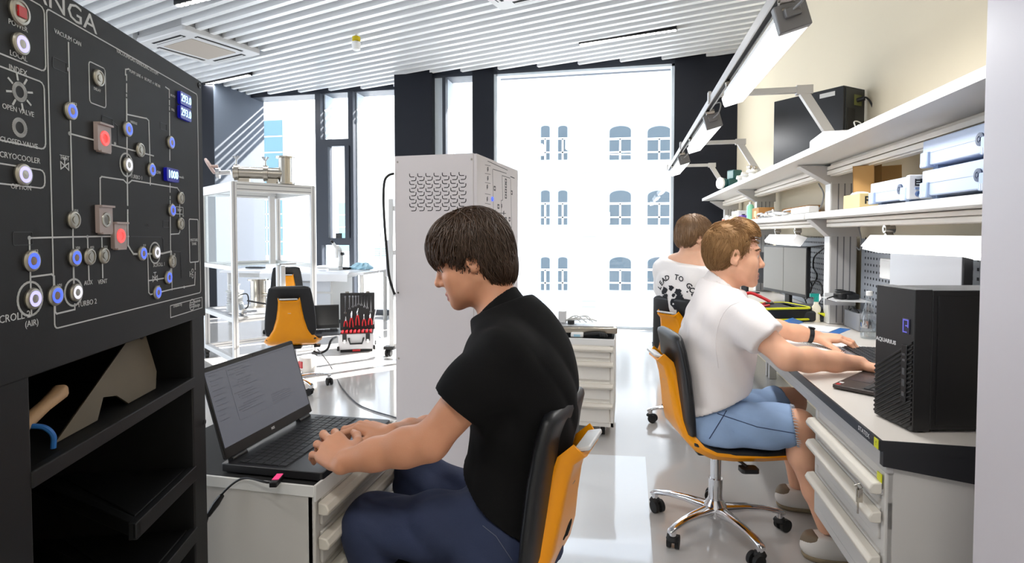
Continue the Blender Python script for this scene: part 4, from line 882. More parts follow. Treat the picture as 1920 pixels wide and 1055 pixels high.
a = P2(1490, 590); T = TR(1.13, 3.85, ZD) @ RZ(1.3) @ RX(.5); MB(T).box(-.14, .14, -.001, .0, .0, .14).build('sheet', paper, t); MB(TR(1.05, 3.72, ZD)).box(-.09, .09, -.1, .1, .001, .004).build('sheet', paper, t)
t = thing('spray_bottle', 'small cream bottle with teal trigger cap beside the nearest upright', 'bottle', tuple(P2(1535, 598)))
b = P2(1537, 597); T = TR(1.085, 3.55, ZD); MB(T).lathe([(.022, 0), (.024, .004), (.024, .085), (.012, .105), (.010, .12)], 20).build('body', M('cream plastic', (236, 228, 206), .4), t); m = MB(T); m.lathe([(.014, .118), (.014, .145), (.01, .15), (0, .15)], 16); m.box(-.035, .012, -.008, .008, .145, .165); m.build('trigger_cap', M('teal green plastic', (0, 150, 138), .4), t)
t = thing('small_bottle', 'small bottle with red band and dark cap between teal bottle and upright', 'bottle', (1.135, 3.48, ZD)); T = TR(1.105, 3.605, ZD); MB(T).lathe([(.014, 0), (.015, .003), (.015, .06), (.009, .07), (.009, .075)], 16).build('body', redm, t); MB(T).lathe([(.010, .072), (.010, .10), (0, .10)], 14).build('cap', black, t)
t = thing('loose_cables', 'tangle of black cables hanging on the perforated panel beside the monitor', 'cables', (1.25, 3.6, 1.0))
for pts in ([(1505, 465), (1528, 462), (1548, 462), (1528, 480), (1525, 500), (1532, 518), (1520, 540), (1505, 552)], [(1510, 515), (1522, 535), (1512, 560), (1500, 548), (1512, 530), (1535, 528), (1542, 545), (1536, 560)], [(1512, 548), (1535, 556), (1545, 545)], [(1500, 532), (1515, 575), (1530, 585), (1533, 572)]):
    MB().tube(spline([tuple(px(u, v, 1.245)) for u, v in pts], 8), .005, 6).build('cable', black, t)
a = px(1533, 562, 1.235); MB().tube([tuple(a), tuple(a+np.array([0, -.03, -.03]))], [.008, .012]).build('plug', black, t)
t = thing('wall_cord', 'grey cord hanging from the near lower shelf beside the upright', 'cord', (1.25, 3.1, 1.2)); MB().tube(spline([tuple(px(u, v, 1.262)) for u, v in ((1608, 420), (1614, 445), (1612, 468), (1600, 455))]), .004).build('cable', M('grey cord', (150, 150, 150), .5), t)
# ------------------------------------------------------------------ things on the shelves
zU, zL2 = 1.693, 1.386
t = thing('desktop_computer', 'black desktop computer lying on the upper shelf, its cables loose', 'computer', (1.1, 3.6, zU))
e1 = Vector((1.17, 3.43, zU)); dv = Vector((-.64, .77, 0)).normalized(); T = Matrix.Translation(e1) @ RZ(math.atan2(dv.y, dv.x))
MB(T).box(.0, .44, -.20, .0, .006, .40).build('case', M('black computer steel', (20, 21, 24), .4), t, bevel=.003)
MB(T).box(-.004, .001, -.185, -.015, .02, .39).build('rear_plate', M('dark grey steel', (70, 72, 72), .4, .6), t)
MB(T).box(-.006, -.003, -.16, -.09, .30, .36).build('power_inlet', M('olive inlet', (110, 112, 60), .5), t); MB(T).box(-.006, -.003, -.10, -.03, .15, .28).build('port_block', black, t); MB(T).box(.05, .14, .0, .0012, .355, .38).build('sticker', white, t)
for x in (.05, .39):
    for y in (-.16, -.04): MB(T).box(x-.015, x+.015, y-.015, y+.015, 0, .007).build('foot', rubber, t)
t = thing('cable_coil', 'loops of white network cable heaped behind the desktop computer', 'cable', (1.2, 3.35, zU)); wc = M('white cable', (226, 226, 222), .5)
for k in range(5): MB(T).tube(spline([(-.03-.02*k, -.05, .03), (-.06, -.12+.03*k, .10+.02*k), (-.07, -.05, .13+.01*k), (-.06, .0+.02*k, .06), (-.08, .02, .012)], 8), .0035).build('loop', wc, t)
t = thing('power_lead', 'black power lead plugged into the desktop computer on the upper shelf', 'cable', (1.2, 3.3, zU)); MB(T).tube(spline([(-.005, -.12, .33), (-.05, -.13, .335), (-.07, -.16, .27), (-.07, -.17, .15), (-.06, -.18, .01)]), .005).build('lead', black, t); MB(T).cyl((-.004, -.12, .33), (-.04, -.128, .334), .013).build('plug', black, t)
t = thing('router', 'white router box standing at the foot of the lamp arm', 'router', (1.0, 3.2, zU)); a = px(1516, 270, .99)
MB(TR(1.03, 3.06, zU) @ RZ(-.1)).box(-.10, .08, -.10, .20, .0, .075).build('case', M('white router plastic', (232, 228, 230), .4), t, bevel=.012); MB(TR(1.03, 3.06, zU) @ RZ(-.1)).box(-.1005, -.0995, -.02, .08, .02, .03).build('light_strip', lightpl, t)
t = thing('valve_fitting', 'teal enamelled pump housing on the upper shelf, far end', 'pump', (.95, 5.7, zU))
T = TR(1.0, 5.75, zU) @ RZ(.5); m = MB(T); m.box(-.10, .14, -.06, .06, .0, .10); m.box(-.04, .06, -.05, .05, .1, .19); m.cyl((-.14, 0, .06), (-.10, 0, .06), .05); m.box(.07, .10, -.05, .05, .1, .13); m.build('housing', tealm, t, bevel=.01); MB(T).cyl((-.16, 0, .06), (-.14, 0, .06), .055).build('flange', white, t)
for i, (x, y, s, lab) in enumerate(((.985, 5.35, 1., 'small white metal valve fitting beside the teal pump'), (.99, 5.15, 1.1, 'middle one of the white metal valve fittings on the upper shelf'), (1.0, 4.93, 1.25, 'tallest white metal valve fitting, with two steel knobs, on the upper shelf'))):
    t = thing('valve', lab, 'valve', (x, y, zU), .4*i, 'white valve fittings on the upper shelf'); T = WM[t]
    MB(T).lathe([(.035*s, 0), (.035*s, .012), (.02*s, .02), (.02*s, .06*s), (.034*s, .066*s), (.034*s, .08*s), (0, .08*s)], 18).build('body', white, t); MB(T).tube([(0, 0, .04*s), (.07*s, 0, .045*s)], [.02*s, .024*s], 14).build('branch', white, t)
    if i == 2:
        for q in (-.03, .04): MB(T @ TR(q, 0, .08)).lathe([(.008, 0), (.008, .03), (.022, .034), (.022, .05), (.012, .056), (0, .056)], 14).build('knob', steel, t)
    else: MB(T).lathe([(.03*s, .08*s), (.03*s, .095*s), (0, .1*s)], 14).build('knob', M('ivory knob', (226, 220, 210), .4), t)
def instrument(label, x0, x1, y0, y1, z0, h, panel):
    t = thing('bench_instrument', label, 'instrument', ((x0+x1)/2, (y0+y1)/2, z0), 0, 'pale blue bench instruments on the lower shelf')
    MB().box(x0, x1, y0, y1, z0+.014, z0+h).build('case', instr, t, bevel=.004)
    MB().box(x0-.001, x0+.0005, y0+.02, y1-.03, z0+h*.55, z0+h*.56).build('seam', M('seam blue grey', (140, 152, 178), .5), t)
    for y in (y0, y1-.045):
        m = MB(); m.box(x0-.008, x1+.008, y-.004, y+.05, z0+.010, z0+.024); m.box(x0-.009, x0+.012, y-.006, y+.044, z0+.008, z0+h*.60); m.box(x1-.012, x1+.009, y-.006, y+.044, z0+.008, z0+h*.6); m.build('bumper', M('pale blue bumper', (172, 190, 220), .5), t, bevel=.004)
        g = MB()
        for k in range(4): g.box(x0-.0098, x0-.0088, y+.004+k*.009, y+.007+k*.009, z0+.010, z0+.030)
        g.build('rib', white, t)
    k = MB(TR(x0-.001, y0+.055, z0+h*.55) @ RY(-PI/2)); k.lathe([(.020, 0), (.020, .004), (.010, .005), (.010, .003), (.006, .003), (.006, .006), (0, .006)], 18); k.build('handle_pivot', M('dark blue grey pivot', (66, 78, 104), .4), t)
    for yy in (y0+.03, y1-.06): MB().box(x0+.02, x0+.05, yy, yy+.03, z0, z0+.015).build('foot', M('grey blue foot', (150, 168, 196), .5), t)
    if panel:
        f = MB().box(x0-.006, x1+.006, y0-.022, y0+.002, z0+.012, z0+h+.004).build('front_frame', M('off white front', (232, 232, 232), .4), t, bevel=.004)
        MB().box(x0+.014, x0+.10, y0-.024, y0-.020, z0+.060, z0+h-.012).build('display', M('dark display', (24, 22, 28), .25), f)
        m = MB()
        for k in range(4): m.box(x0+.018, x0+.030, y0-.0245, y0-.0235, z0+.066+k*.009, z0+.069+k*.009)
        m.build('display_text', printw, f)
        for k in range(4): MB().box(x0+.014+k*.022, x0+.032+k*.022, y0-.025, y0-.02, z0+.047, z0+.055).build('key_button', M('grey blue key', (130, 150, 186), .4), f)
        MB(TR(x0+.026, y0-.022, z0+.030) @ RX(PI/2)).lathe([(.011, 0), (.010, .012), (0, .012)], 16).build('knob', M('blue knob', (66, 94, 140), .4), f)
    return t
instrument('pale blue bench instrument lying at the bottom of the stack of two', 1.02, 1.26, 1.85, 2.235, zL2, .103, False)
instrument('pale blue bench instrument lying on top of the stack of two', 1.02, 1.26, 1.845, 2.235, zL2+.105, .103, False)
instrument('smaller pale blue instrument with dark display, left of the stacked two', 1.03, 1.24, 2.36, 2.69, zL2, .098, True)
t = thing('cardboard_box', 'open upright brown cardboard box behind the smaller instrument', 'box', (1.2, 2.9, zL2))
T = TR(1.15, 3.03, zL2+.006) @ RZ(.95) @ RY(-.10); m = MB(T); w_, d_, h_ = .13, .09, .21; e = .003
m.box(-w_/2, w_/2, d_/2-e, d_/2, 0, h_); m.box(-w_/2, -w_/2+e, -d_/2, d_/2, 0, h_); m.box(w_/2-e, w_/2, -d_/2, d_/2, 0, h_); m.box(-w_/2, w_/2, -d_/2, d_/2, 0, e); m.box(-w_/2, w_/2, -d_/2, d_/2, h_-e, h_); m.build('carton', card, t); MB(T @ TR(w_/2, -d_/2, .03) @ RZ(.35)).box(-.002, .002, -.08, .0, 0, .17).build('flap', card, t)
t = thing('cardboard_box', 'low pale cardboard box with black letters in front of the open box', 'box', (1.06, 2.86, zL2)); m = MB(TR(1.055, 2.86, zL2)).box(-.045, .06, -.11, .08, 0, .062); m.build('carton', cardy, t, bevel=.002)
MB(TR(1.035, 2.749, zL2+.03) @ RX(PI/2)).text('Ru', .048, TR(.02, 0, 0), .0004, bold=.0006).build('handwriting', black, t, smooth=0); MB(TR(1.05, 2.86, zL2+.062)).loft([[(x, y, z) for x, y in rrect(-.03*s, .03*s, -.05*s, .04*s, .01)] for z, s in ((0, 1), (.01, .8), (.014, .4))]).build('crumpled_tissue', paper, t)
rnd = random.Random(5)
t = thing('cable_pile', 'heap of white cables on the middle lower shelf', 'cables', (1.1, 4.2, zL2))
for k in range(16):
    y = rnd.uniform(3.75, 4.85); pts = []
    for j in range(5): pts.append((1.05+rnd.uniform(-.02, .12), y+rnd.uniform(-.16, .16), zL2+.008+abs(rnd.gauss(0, .028))*(1 if j not in (0, 4) else .1)))
    MB().tube(spline(pts, 6), rnd.choice([.005, .007, .009]), 7).build('cable', rnd.choice([wc, wc, M('pale grey cable', (170, 172, 176), .5)]), t)
t = thing('power_strip', 'white power strip lying at the near end of the cable heap', 'power strip', (1.03, 3.62, zL2)); MB().box(1.005, 1.06, 3.45, 3.80, zL2, zL2+.04).build('case', white, t, bevel=.006); 
for k in range(4): MB(TR(1.032, 3.50+k*.08, zL2+.04)).lathe([(.018, 0), (.018, .001), (0, .001)], 14).build('socket', lightpl, t)
t = thing('grey_lead', 'grey lead looping down from the upper shelf rail to the cable heap', 'cable', (1.2, 4.3, 1.5)); MB().tube(spline([(1.24, 4.05, 1.60), (1.24, 3.95, 1.52), (1.23, 4.0, 1.43), (1.18, 4.1, 1.40)]), .005).build('cable', M('grey cord', (150, 150, 150), .5), t)
t = thing('cardboard_box', 'brown cardboard box at the far end of the cable heap', 'box', (1.08, 5.0, zL2)); MB().box(1.04, 1.16, 4.86, 5.10, zL2, zL2+.095).build('carton', M('darker cardboard', (170, 122, 66), .75), t, bevel=.003); MB().box(1.038, 1.0405, 4.93, 5.02, zL2+.02, zL2+.07).build('label_patch', cardy, t)
t = thing('cardboard_box', 'long flat brown cardboard box behind the white cables', 'box', (1.22, 4.4, zL2)); MB().box(1.19, 1.27, 4.1, 4.75, zL2, zL2+.075).build('carton', M('darker cardboard', (170, 122, 66), .75), t, bevel=.003); MB().box(1.188, 1.1905, 4.3, 4.5, zL2+.02, zL2+.05).build('tape', cardy, t)
t = thing('spray_can', 'slim can with mint green label before the middle upright', 'can', (1.04, 5.2, zL2)); MB(TR(1.05, 5.22, zL2)).lathe([(.03, 0), (.03, .12), (.02, .135), (.0, .14)], 18).build('can_body', M('mint label', (150, 226, 190), .4), t); MB(TR(1.05, 5.22, zL2)).lathe([(.012, .138), (.012, .16), (0, .16)], 12).build('nozzle', white, t)
t = thing('tissue_box', 'white carton on the far lower shelf', 'box', (1.06, 5.9, zL2)); MB().box(1.02, 1.20, 5.62, 5.95, zL2, zL2+.10).build('carton', paper, t, bevel=.006); MB().box(1.018, 1.0205, 5.7, 5.85, zL2+.03, zL2+.07).build('label_patch', cardy, t)
t = thing('glove_pouch', 'small purple pouch lying in front of the white carton', 'pouch', (1.03, 5.5, zL2)); MB(TR(1.03, 5.50, zL2)).loft([[(x, y, z) for x, y in rrect(-.02*s, .05*s, -.10*s, .09*s, .02)] for z, s in ((0, 1), (.03, 1.1), (.05, .7))]).build('body', M('purple fabric', (92, 58, 150), .6), t); MB(TR(1.03, 5.50, zL2)).box(-.005, .02, -.06, -.02, .04, .06).build('clip', black, t)
for i, (y, s, lab) in enumerate(((6.1, .8, 'small white cup nearest on the far lower shelf'), (6.35, 1., 'white beaker behind the small cup on the far shelf'), (6.6, .7, 'tiny reddish capped jar furthest on the lower shelf'))):
    t = thing('jar', lab, 'jar', (1.05, y, zL2), 0, 'small jars on the far lower shelf'); MB(TR(1.05, y, zL2)).lathe([(.025*s, 0), (.03*s, .01), (.03*s, .05*s), (.022*s, .06*s), (0, .06*s)], 14).build('body', white if i < 2 else M('terracotta plastic', (200, 120, 90), .5), t); MB(TR(1.05, y, zL2)).lathe([(.024*s, .058*s), (.024*s, .075*s), (0, .076*s)], 14).build('lid', lightpl, t)
# ------------------------------------------------------------------ left background
fA, fB, fC = Vector((-3.45, 4.32, 0)), Vector((-3.01, 4.95, 0)), Vector((-4.19, 4.93, 0))
ex = (fB-fA); FWd = ex.length; ex.normalize(); ang = math.atan2(ex.y, ex.x); FD = .95
t = thing('aluminium_frame', 'tall open frame of aluminium profiles on castors by the left window', 'frame', tuple(fA), ang); T = WM[t]; P_ = .045
aw = M('white anodised profile', (226, 226, 226), .4, .25)
def bar(x0, x1, y0, y1, z0, z1, nm='profile'):
    m = MB(T).box(x0, x1, y0, y1, z0, z1); lx, ly, lz = x1-x0, y1-y0, z1-z0
    o = m.build(nm, aw, t, bevel=.003); g = MB(T); s = .004
    if lz > lx and lz > ly:
        for (a, b) in (((x0+x1)/2, y0-.0006), ((x0+x1)/2, y1-.0004)): g.box(a-s, a+s, b, b+.001, z0, z1)
        g.box(x1-.0004, x1+.0006, (y0+y1)/2-s, (y0+y1)/2+s, z0, z1)
    elif lx > ly:
        for zz in ((z0+z1)/2,) if lz < .06 else (z0+lz*.25, z0+lz*.75): g.box(x0, x1, y0-.0006, y0+.0004, zz-s, zz+s)
    else:
        for zz in ((z0+z1)/2,) if lz < .06 else (z0+lz*.25, z0+lz*.75): g.box(x1-.0004, x1+.0006, y0, y1, zz-s, zz+s)
    g.build('groove', M('profile groove grey', (150, 150, 152), .5), o)
ZT = 1.73
for x in (0, FWd-P_):
    for y in (0, FD-P_): bar(x, x+P_, y, y+P_, .10, ZT, 'post')
for z0, z1 in ((ZT-.085, ZT), (.93, .975), (.465, .51), (.10, .145)):
    for x in (0, FWd-P_): bar(x, x+P_, P_, FD-P_, z0, z1, 'side_rail')
    for y in ((0, FD-P_) if z0 != .93 else (FD-P_,)): bar(P_, FWd-P_, y, y+P_, z0, z1, 'cross_rail')
MB(T).box(.01, FWd-.01, .01, FD-.01, ZT-.005, ZT+.004).build('top_plate', aw, t); MB(T).box(.02, FWd-.02, .02, FD-.02, .508, .516).build('shelf_plate', M('grey shelf plate', (168, 170, 174), .3, .3), t)
MB(T).box(.03, FWd-.03, .03, FD-.03, .962, .970).build('glass_shelf', glassc, t); MB(T).box(.008, .012, P_, FD-P_, .98, ZT-.09).build('side_glass', glassc, t)
m = MB(T); m.box(.42, .47, .25, .30, .97, ZT-.10); m.box(.435, .475, .02, .06, .52, .96); m.build('inner_post', aw, t, bevel=.003)
for x in (.02, FWd-.02):
    for y in (.02, FD-.02): c = MB(T @ TR(x, y, 0)); c.cyl((-.015, .01, .03), (.015, .01, .03), .03, n=18); c.box(-.02, .02, -.02, .02, .055, .10); c.build('caster', rubber, t)
MB(T).box(.40, .56, -.03, .03, .972, .985).build('clamp_bar', alu, t)
# valve assembly on top
vl = T @ Vector((.12, .35, ZT)); vr = T @ Vector((.50, .20, ZT))
t2 = thing('vacuum_manifold', 'steel vacuum manifold with wing clamps on top of the aluminium frame', 'manifold', tuple(T @ Vector((.3, .2, ZT+.004))), ang)
A_ = pd(437, 322, 5.15); B_ = pd(535, 325, 5.3); zt = ZT+.004
A_ = Vector((A_[0], A_[1], zt+.10)); B_ = Vector((B_[0], B_[1], zt+.10)); dd = (B_-A_).normalized(); TT = Matrix.Translation(A_) @ RZ(math.atan2(dd.y, dd.x)); LL = (B_-A_).length
m = MB(TT); m.cyl((0, 0, 0), (LL-.03, 0, 0), .055, n=24); m.build('tube', steel, t2)
m = MB(TT); m.cyl((LL, 0, -.096), (LL, 0, .16), .06, n=24); m.cyl((LL, 0, .15), (LL, 0, .165), .085, n=24); m.cyl((LL, 0, -.098), (LL, 0, -.08), .085, n=24); m.build('tee', steel, t2)
for x in (.03, LL*.62): MB(TT).cyl((x-.02, 0, 0), (x+.02, 0, 0), .075, n=24).build('flange', steel, t2)
for x in (.03, LL*.62):
    m = MB(TT); m.cyl((x, -.02, .07), (x, -.02, .12), .008, n=8)
    for s in (-1, 1): m.tube([(x, -.02, .115), (x+s*.028, -.02, .15), (x+s*.012, -.02, .152), (x, -.02, .125)], .006, 6)
    m.build('wing_nut', chrome, t2)
for x in (LL*.2, LL*.75): MB(TT).box(x-.05, x+.05, -.03, .03, -.099, -.05).build('cradle', steel, t2)
m = MB(TT); m.cyl((-.13, 0, -.01), (-.02, 0, -.0), .022, n=14); m.cyl((-.14, 0, -.01), (-.11, 0, -.01), .05, n=16); m.build('valve_stem', chrome, t2)
m = MB(TT @ TR(-.19, 0, .05) @ RY(-.5)); m.tube([(0, .07*math.cos(a), .07*math.sin(a)) for a in [2*PI*j/20 for j in range(20)]], .011, 8, closed=True)
for a in (0, PI/3, 2*PI/3): m.cyl((0, .07*math.cos(a), .07*math.sin(a)), (0, -.07*math.cos(a), -.07*math.sin(a)), .008, n=8)
m.cyl((-.01, 0, 0), (.06, 0, -.03), .014); m.build('hand_wheel', M('pinkish hand wheel', (216, 190, 182), .4), t2)
# vessel and pump on the frame shelf
S_ = .516
q = T @ Vector((.42, .60, S_)); t3 = thing('steel_vessel', 'stainless steel cylinder with flanges standing on the frame shelf', 'vessel', tuple(q)); Tq = Matrix.Translation(q)
MB(Tq).lathe([(.10, 0), (.10, .014), (.075, .016), (.075, .27), (.10, .272), (.10, .288), (0, .288)], 28).build('body', steel, t3); MB(Tq).cyl((.07, -.02, .13), (.17, -.05, .13), .018).build('side_port', steel, t3)
q = T @ Vector((.14, .42, S_)); t3 = thing('pump_head', 'pale ribbed vacuum pump with small tap on the frame shelf', 'pump', tuple(q)); Tq = Matrix.Translation(q)
m = MB(Tq).lathe([(.075, 0), (.075, .08), (.065, .085), (.065, .18), (.08, .185), (.08, .20), (.04, .205), (.04, .25), (.05, .255), (.05, .265), (0, .27)], 24); m.build('body', M('pale pump enamel', (214, 216, 216), .35), t3)
m = MB(Tq); m.cyl((0, 0, .27), (0, 0, .30), .01); m.box(-.03, .03, -.006, .006, .30, .312); m.build('tap', steel, t3); MB(Tq).tube(spline([(.05, 0, .16), (.16, -.03, .17), (.18, -.05, .06), (.10, -.06, .01)]), .006).build('hose', black, t3)
for k in range(5): MB(Tq).lathe([(.066, .095+k*.016), (.072, .098+k*.016), (.072, .102+k*.016), (.066, .105+k*.016)], 24).build('rib', alup, t3)
q = T @ Vector((.10, .20, S_)); t3 = thing('elbow_pipe', 'bent steel pipe elbow hanging off the frame shelf front', 'pipe', tuple(q)); Tq = Matrix.Translation(q)
MB(Tq).tube(spline([(-.02, .05, .06), (.03, .0, .07), (.08, -.05, .03), (.12, -.07, .035)]), .03, 12).build('pipe_bend', alu, t3); MB(Tq).tube([(.12, -.07, .035), (.23, -.04, .04)], .012).build('spout', chrome, t3)
t3 = thing('black_hose', 'black hose running across the frame shelf to the chair', 'hose', tuple(q)); MB(Tq).tube(spline([(-.05, .20, .10), (.10, .2, .08), (.25, .25, .05), (.42, .2, .012), (.6, .1, .01)]), .009).build('hose_tube', black, t3)
t3 = thing('floor_canister', 'white canister with red patch on the floor under the frame', 'canister', (-3.0, 4.86, 0)); q = pz(581, 700, 0); MB(TR(q[0]-.05, q[1]+.05, 0)).lathe([(.07, 0), (.075, .01), (.075, .14), (.06, .15), (0, .15)], 20).build('can_body', white, t3); MB(TR(q[0]-.05, q[1]+.05, 0) @ RZ(-.5)).box(-.03, .03, -.078, -.06, .05, .11).build('red_patch', redm, t3)
# laptop on the chair seat
laptop('laptop', 'grey laptop lying open on the seat of the empty swivel chair', (-2.50, 4.13, .436), math.radians(30), .34, .24, math.radians(20), .02, lit=False, shell=M('silver grey laptop', (120, 122, 126), .35, .5), numkey=False)
q = pz(636, 651, .39)
t3 = thing('floor_cable', 'thin dark cable from the empty chair across the floor to the white rack', 'cable', tuple(q))
pts = [tuple(pz(596, 655, .43)), tuple(pz(607, 668, .25))]+[tuple(pz(u, v, .006)) for u, v in ((622, 690), (640, 725), (668, 755), (700, 770), (740, 782), (760, 792))]
MB().tube(spline(pts, 8), .005, 6).build('cable', M('dark grey cable', (70, 72, 78), .5), t3)
q = pz(625, 655, .40); t3 = thing('cable_bundle', 'loop of black cable hanging from the empty chair seat', 'cable', (-2.0, 3.98, .4)); Tq = TR(-2.30, 3.96, .40)
MB(Tq).tube(spline([(.0, .1, .035), (.03, -.03, .03), (.02, -.07, -.03), (-.04, -.08, -.06), (-.10, -.06, -.055)]), .009).build('cable', black, t3)
# lab table
t3 = thing('lab_table', 'long white laboratory table below the left window', 'table', (-4.3, 7.2, 0)); 
MB().box(-5.6, -3.42, 6.75, 7.60, .715, .75).build('table_top', M('white table top', (240, 242, 246), .25), t3, bevel=.004)
for x, y in ((-3.48, 6.82), (-3.48, 7.54), (-5.5, 6.82), (-5.5, 7.54)): MB().cyl((x, y, 0), (x, y, .72), .028, n=16).build('leg', white, t3)
MB().box(-5.45, -3.9, 6.95, 7.5, .64, .715).build('apron', white, t3)
t3 = thing('under_table_unit', 'white drawer unit standing under the laboratory table', 'drawer unit', (-4.3, 7.1, 0)); MB().box(-4.75, -3.95, 6.90, 7.45, .06, .63).build('body', white, t3, bevel=.005)
for z in (.10, .29, .47): d = MB().box(-4.72, -3.98, 6.885, 6.905, z, z+.15).build('drawer', M('cool white front', (236, 240, 246), .4), t3, bevel=.003); MB().box(-4.5, -4.2, 6.87, 6.887, z+.12, z+.135).build('handle', alup, d)
for x in (-4.7, -4.0): MB().box(x-.02, x+.02, 6.95, 7.4, 0, .06).build('plinth_foot', rubber, t3)
t3 = thing('table_cloth', 'white plastic sheet draped over the near corner of the laboratory table', 'sheet', (-4.0, 6.8, .75)); m = MB(); rows_ = []
for i in range(9):
    s = i/8; r = []
    for j in range(13): x = -4.9+1.3*j/12; wv = .02*math.sin(j*1.3)*s; r.append((x, 7.3-.62*min(1, s*1.5)-.02*s+wv*.5-(.01 if s > .7 else 0), .7525-(max(0, s-.67)*.36)+.002*math.sin(j*2)))
    rows_.append(r)
m.grid(rows_); m.grid([[(x, y+.002, z+.0025) for x, y, z in r] for r in rows_], flip=True); m.build('drape', M('white plastic sheet', (244, 246, 250), .3), t3)
t3 = thing('microscope', 'white bench microscope on the laboratory table', 'microscope', (-4.3, 7.1, .754)); q = pz(643, 495, .76); Tq = TR(-4.02, 7.15, .757)
m = MB(Tq); m.box(-.08, .08, -.10, .10, 0, .03); m.tube(spline([(0, .08, .03), (0, .10, .15), (0, .06, .28), (0, 0, .31)]), .035); m.build('stand', white, t3, bevel=.004); MB(Tq).tube([(0, -.01, .16), (0, -.01, .30), (-.03, -.06, .38)], [.02, .025, .02], 12).build('tube', white, t3); MB(Tq).cyl((.03, .06, .22), (.07, .06, .22), .022).build('focus_knob', black, t3); MB(Tq).cyl((-.03, -.06, .38), (-.045, -.085, .41), .018).build('eyepiece', black, t3)
for q, lab, sx, sy, h, mt in (((478, 503), 'flat black tray on the laboratory table seen through the frame', .28, .08, .02, black), ((645, 505), 'small black gadget at the edge of the laboratory table', .16, .09, .03, black), ((612, 497), 'white slab on the laboratory table', .25, .16, .03, white)):
    p = pz(q[0], q[1], .755); y = min(max(p[1], 6.85), 7.5); p = py(q[0], 440, y)
    t3 = thing('table_item', lab, 'tray' if mt is black else 'slab', (p[0], y, .757)); t3.name = {0: 'flat_tray', 1: 'small_gadget', 2: 'white_slab'}[0 if 'tray' in lab else (1 if 'gadget' in lab else 2)]
    MB().box(p[0]-sx/2, p[0]+sx/2, y-sy/2, y+sy/2, .757, .757+h).build('body', mt, t3, bevel=.006); MB().box(p[0]-sx*.3, p[0]+sx*.3, y-sy*.3, y+sy*.3, .757+h, .757+h+.004).build('top_face', M('dim grey face', (90, 92, 96), .5) if mt is black else lightpl, t3)
p = py(690, 440, 7.3); t3 = thing('plastic_bag', 'crumpled pale blue plastic bag at the right end of the laboratory table', 'bag', (p[0]-.05, 7.3, .755)); m = MB(TR(p[0]-.10, 7.3, .757)); rings = []
for z, s in ((0, 1), (.03, 1.1), (.06, .8), (.09, .5), (.10, .15)): rings.append([((.16*s+.02*math.sin(j*2.3+z*60))*math.cos(2*PI*j/20), (.10*s+.015*math.sin(j*3.1+z*40))*math.sin(2*PI*j/20), z) for j in range(20)])
m.loft(rings); m.build('film', M('pale blue film', (170, 214, 232), .25), t3, smooth=0)
# tool case on the floor
p = pz(664, 662, 0); t3 = thing('tool_case', 'open silver tool case on the floor showing spanners and red pliers', 'tool case', (p[0], p[1]+.05, 0), math.radians(24)); Tq = WM[t3]
Wc, Dc = .37, .26
MB(Tq).box(-Wc/2, Wc/2, 0, Dc, .03, .19).build('case_body', M('silver case skin', (206, 206, 210), .35, .4), t3, bevel=.008)
m = MB(Tq)
for x in (-Wc/2, Wc/2):
    for y in (0, Dc): m.box(x-.012, x+.012, y-.012, y+.012, .024, .07)
m.build('corner_guard', black, t3, bevel=.004)
MB(Tq).box(-Wc/2+.01, Wc/2-.01, -.002, Dc, .188, .196).build('rim', alu, t3); MB(Tq).box(-.04, .04, -.004, .05, .012, .03).build('red_foot', redm, t3)
MB(Tq).box(-Wc/2+.02, Wc/2-.02, .02, Dc-.02, 0, .031).build('wheel_base', black, t3)
for x in (-.12, .12): l = MB(Tq).box(x-.022, x+.022, -.008, .0, .12, .20).build('latch', black, t3, bevel=.002); MB(Tq).box(x-.012, x+.012, -.012, -.007, .10, .14).build('latch_plate', chrome, l)
MB(Tq).tube([(-.075, -.006, .15), (-.075, -.03, .148), (-.06, -.035, .10), (.06, -.035, .10), (.075, -.03, .148), (.075, -.006, .15)], .010, 8).build('handle', black, t3)
MB(Tq).box(-Wc/2+.012, Wc/2-.012, .006, Dc-.02, .192, .200).build('tray', black, t3)
for k in range(8): x = -.15+k*.042; MB(Tq).tube([(x, .03, .206), (x, .09, .21), (x+.005, .16, .212)], [.011, .013, .008], 10).build('screwdriver', redm, t3)
# lid panel leaning back
Tl = Tq @ TR(0, Dc-.02, .20) @ RX(-.08); Hl = .41
l = MB(Tl).box(-Wc/2, Wc/2, 0, .05, 0, Hl).build('lid', black, t3, bevel=.006)
for x in (-.11, .11): MB(Tl).box(x-.02, x+.02, .0, .03, Hl, Hl+.015).build('lid_catch', steel, l)
sp_ = [(-.13, .40, .20), (-.085, .40, .245), (-.05, .40, .265), (-.018, .40, .275), (.012, .40, .29), (.042, .40, .28), (.075, .40, .26), (.105, .40, .245), (.145, .39, .205)]
for x, z1, z0 in sp_:
    z1 -= .03
    m = MB(Tl); m.box(x-.005, x+.005, -.008, -.003, z0, z1); m.lathe([(.006, 0), (.011, .0), (.011, .006), (.006, .006)], 10, TR(x, -.003, z1) @ RX(PI/2)); m.box(x-.011, x-.004, -.008, -.003, z0-.016, z0+.003); m.box(x+.004, x+.011, -.008, -.003, z0-.016, z0+.003); m.build('spanner', chrome, t3)
for x, z0, z1, kind in ((-.125, .04, .15, 0), (-.065, .03, .21, 1), (.0, .05, .24, 2), (.07, .04, .17, 0), (.135, .05, .18, 1)):
    m = MB(Tl)
    for s in (-1, 1): m.tube([(x+s*.018, -.010, z0), (x+s*.016, -.012, z0+(z1-z0)*.3), (x+s*.005, -.012, z0+(z1-z0)*.6)], [.007, .008, .006], 8)
    pl = m.build('pliers', redm, t3); MB(Tl).tube([(x, -.010, z0+(z1-z0)*.58), (x, -.010, z0+(z1-z0)*.75), (x+.004*kind, -.010, z1)], [.009, .013 if kind else .008, .004], 8).build('jaw', chrome, pl)
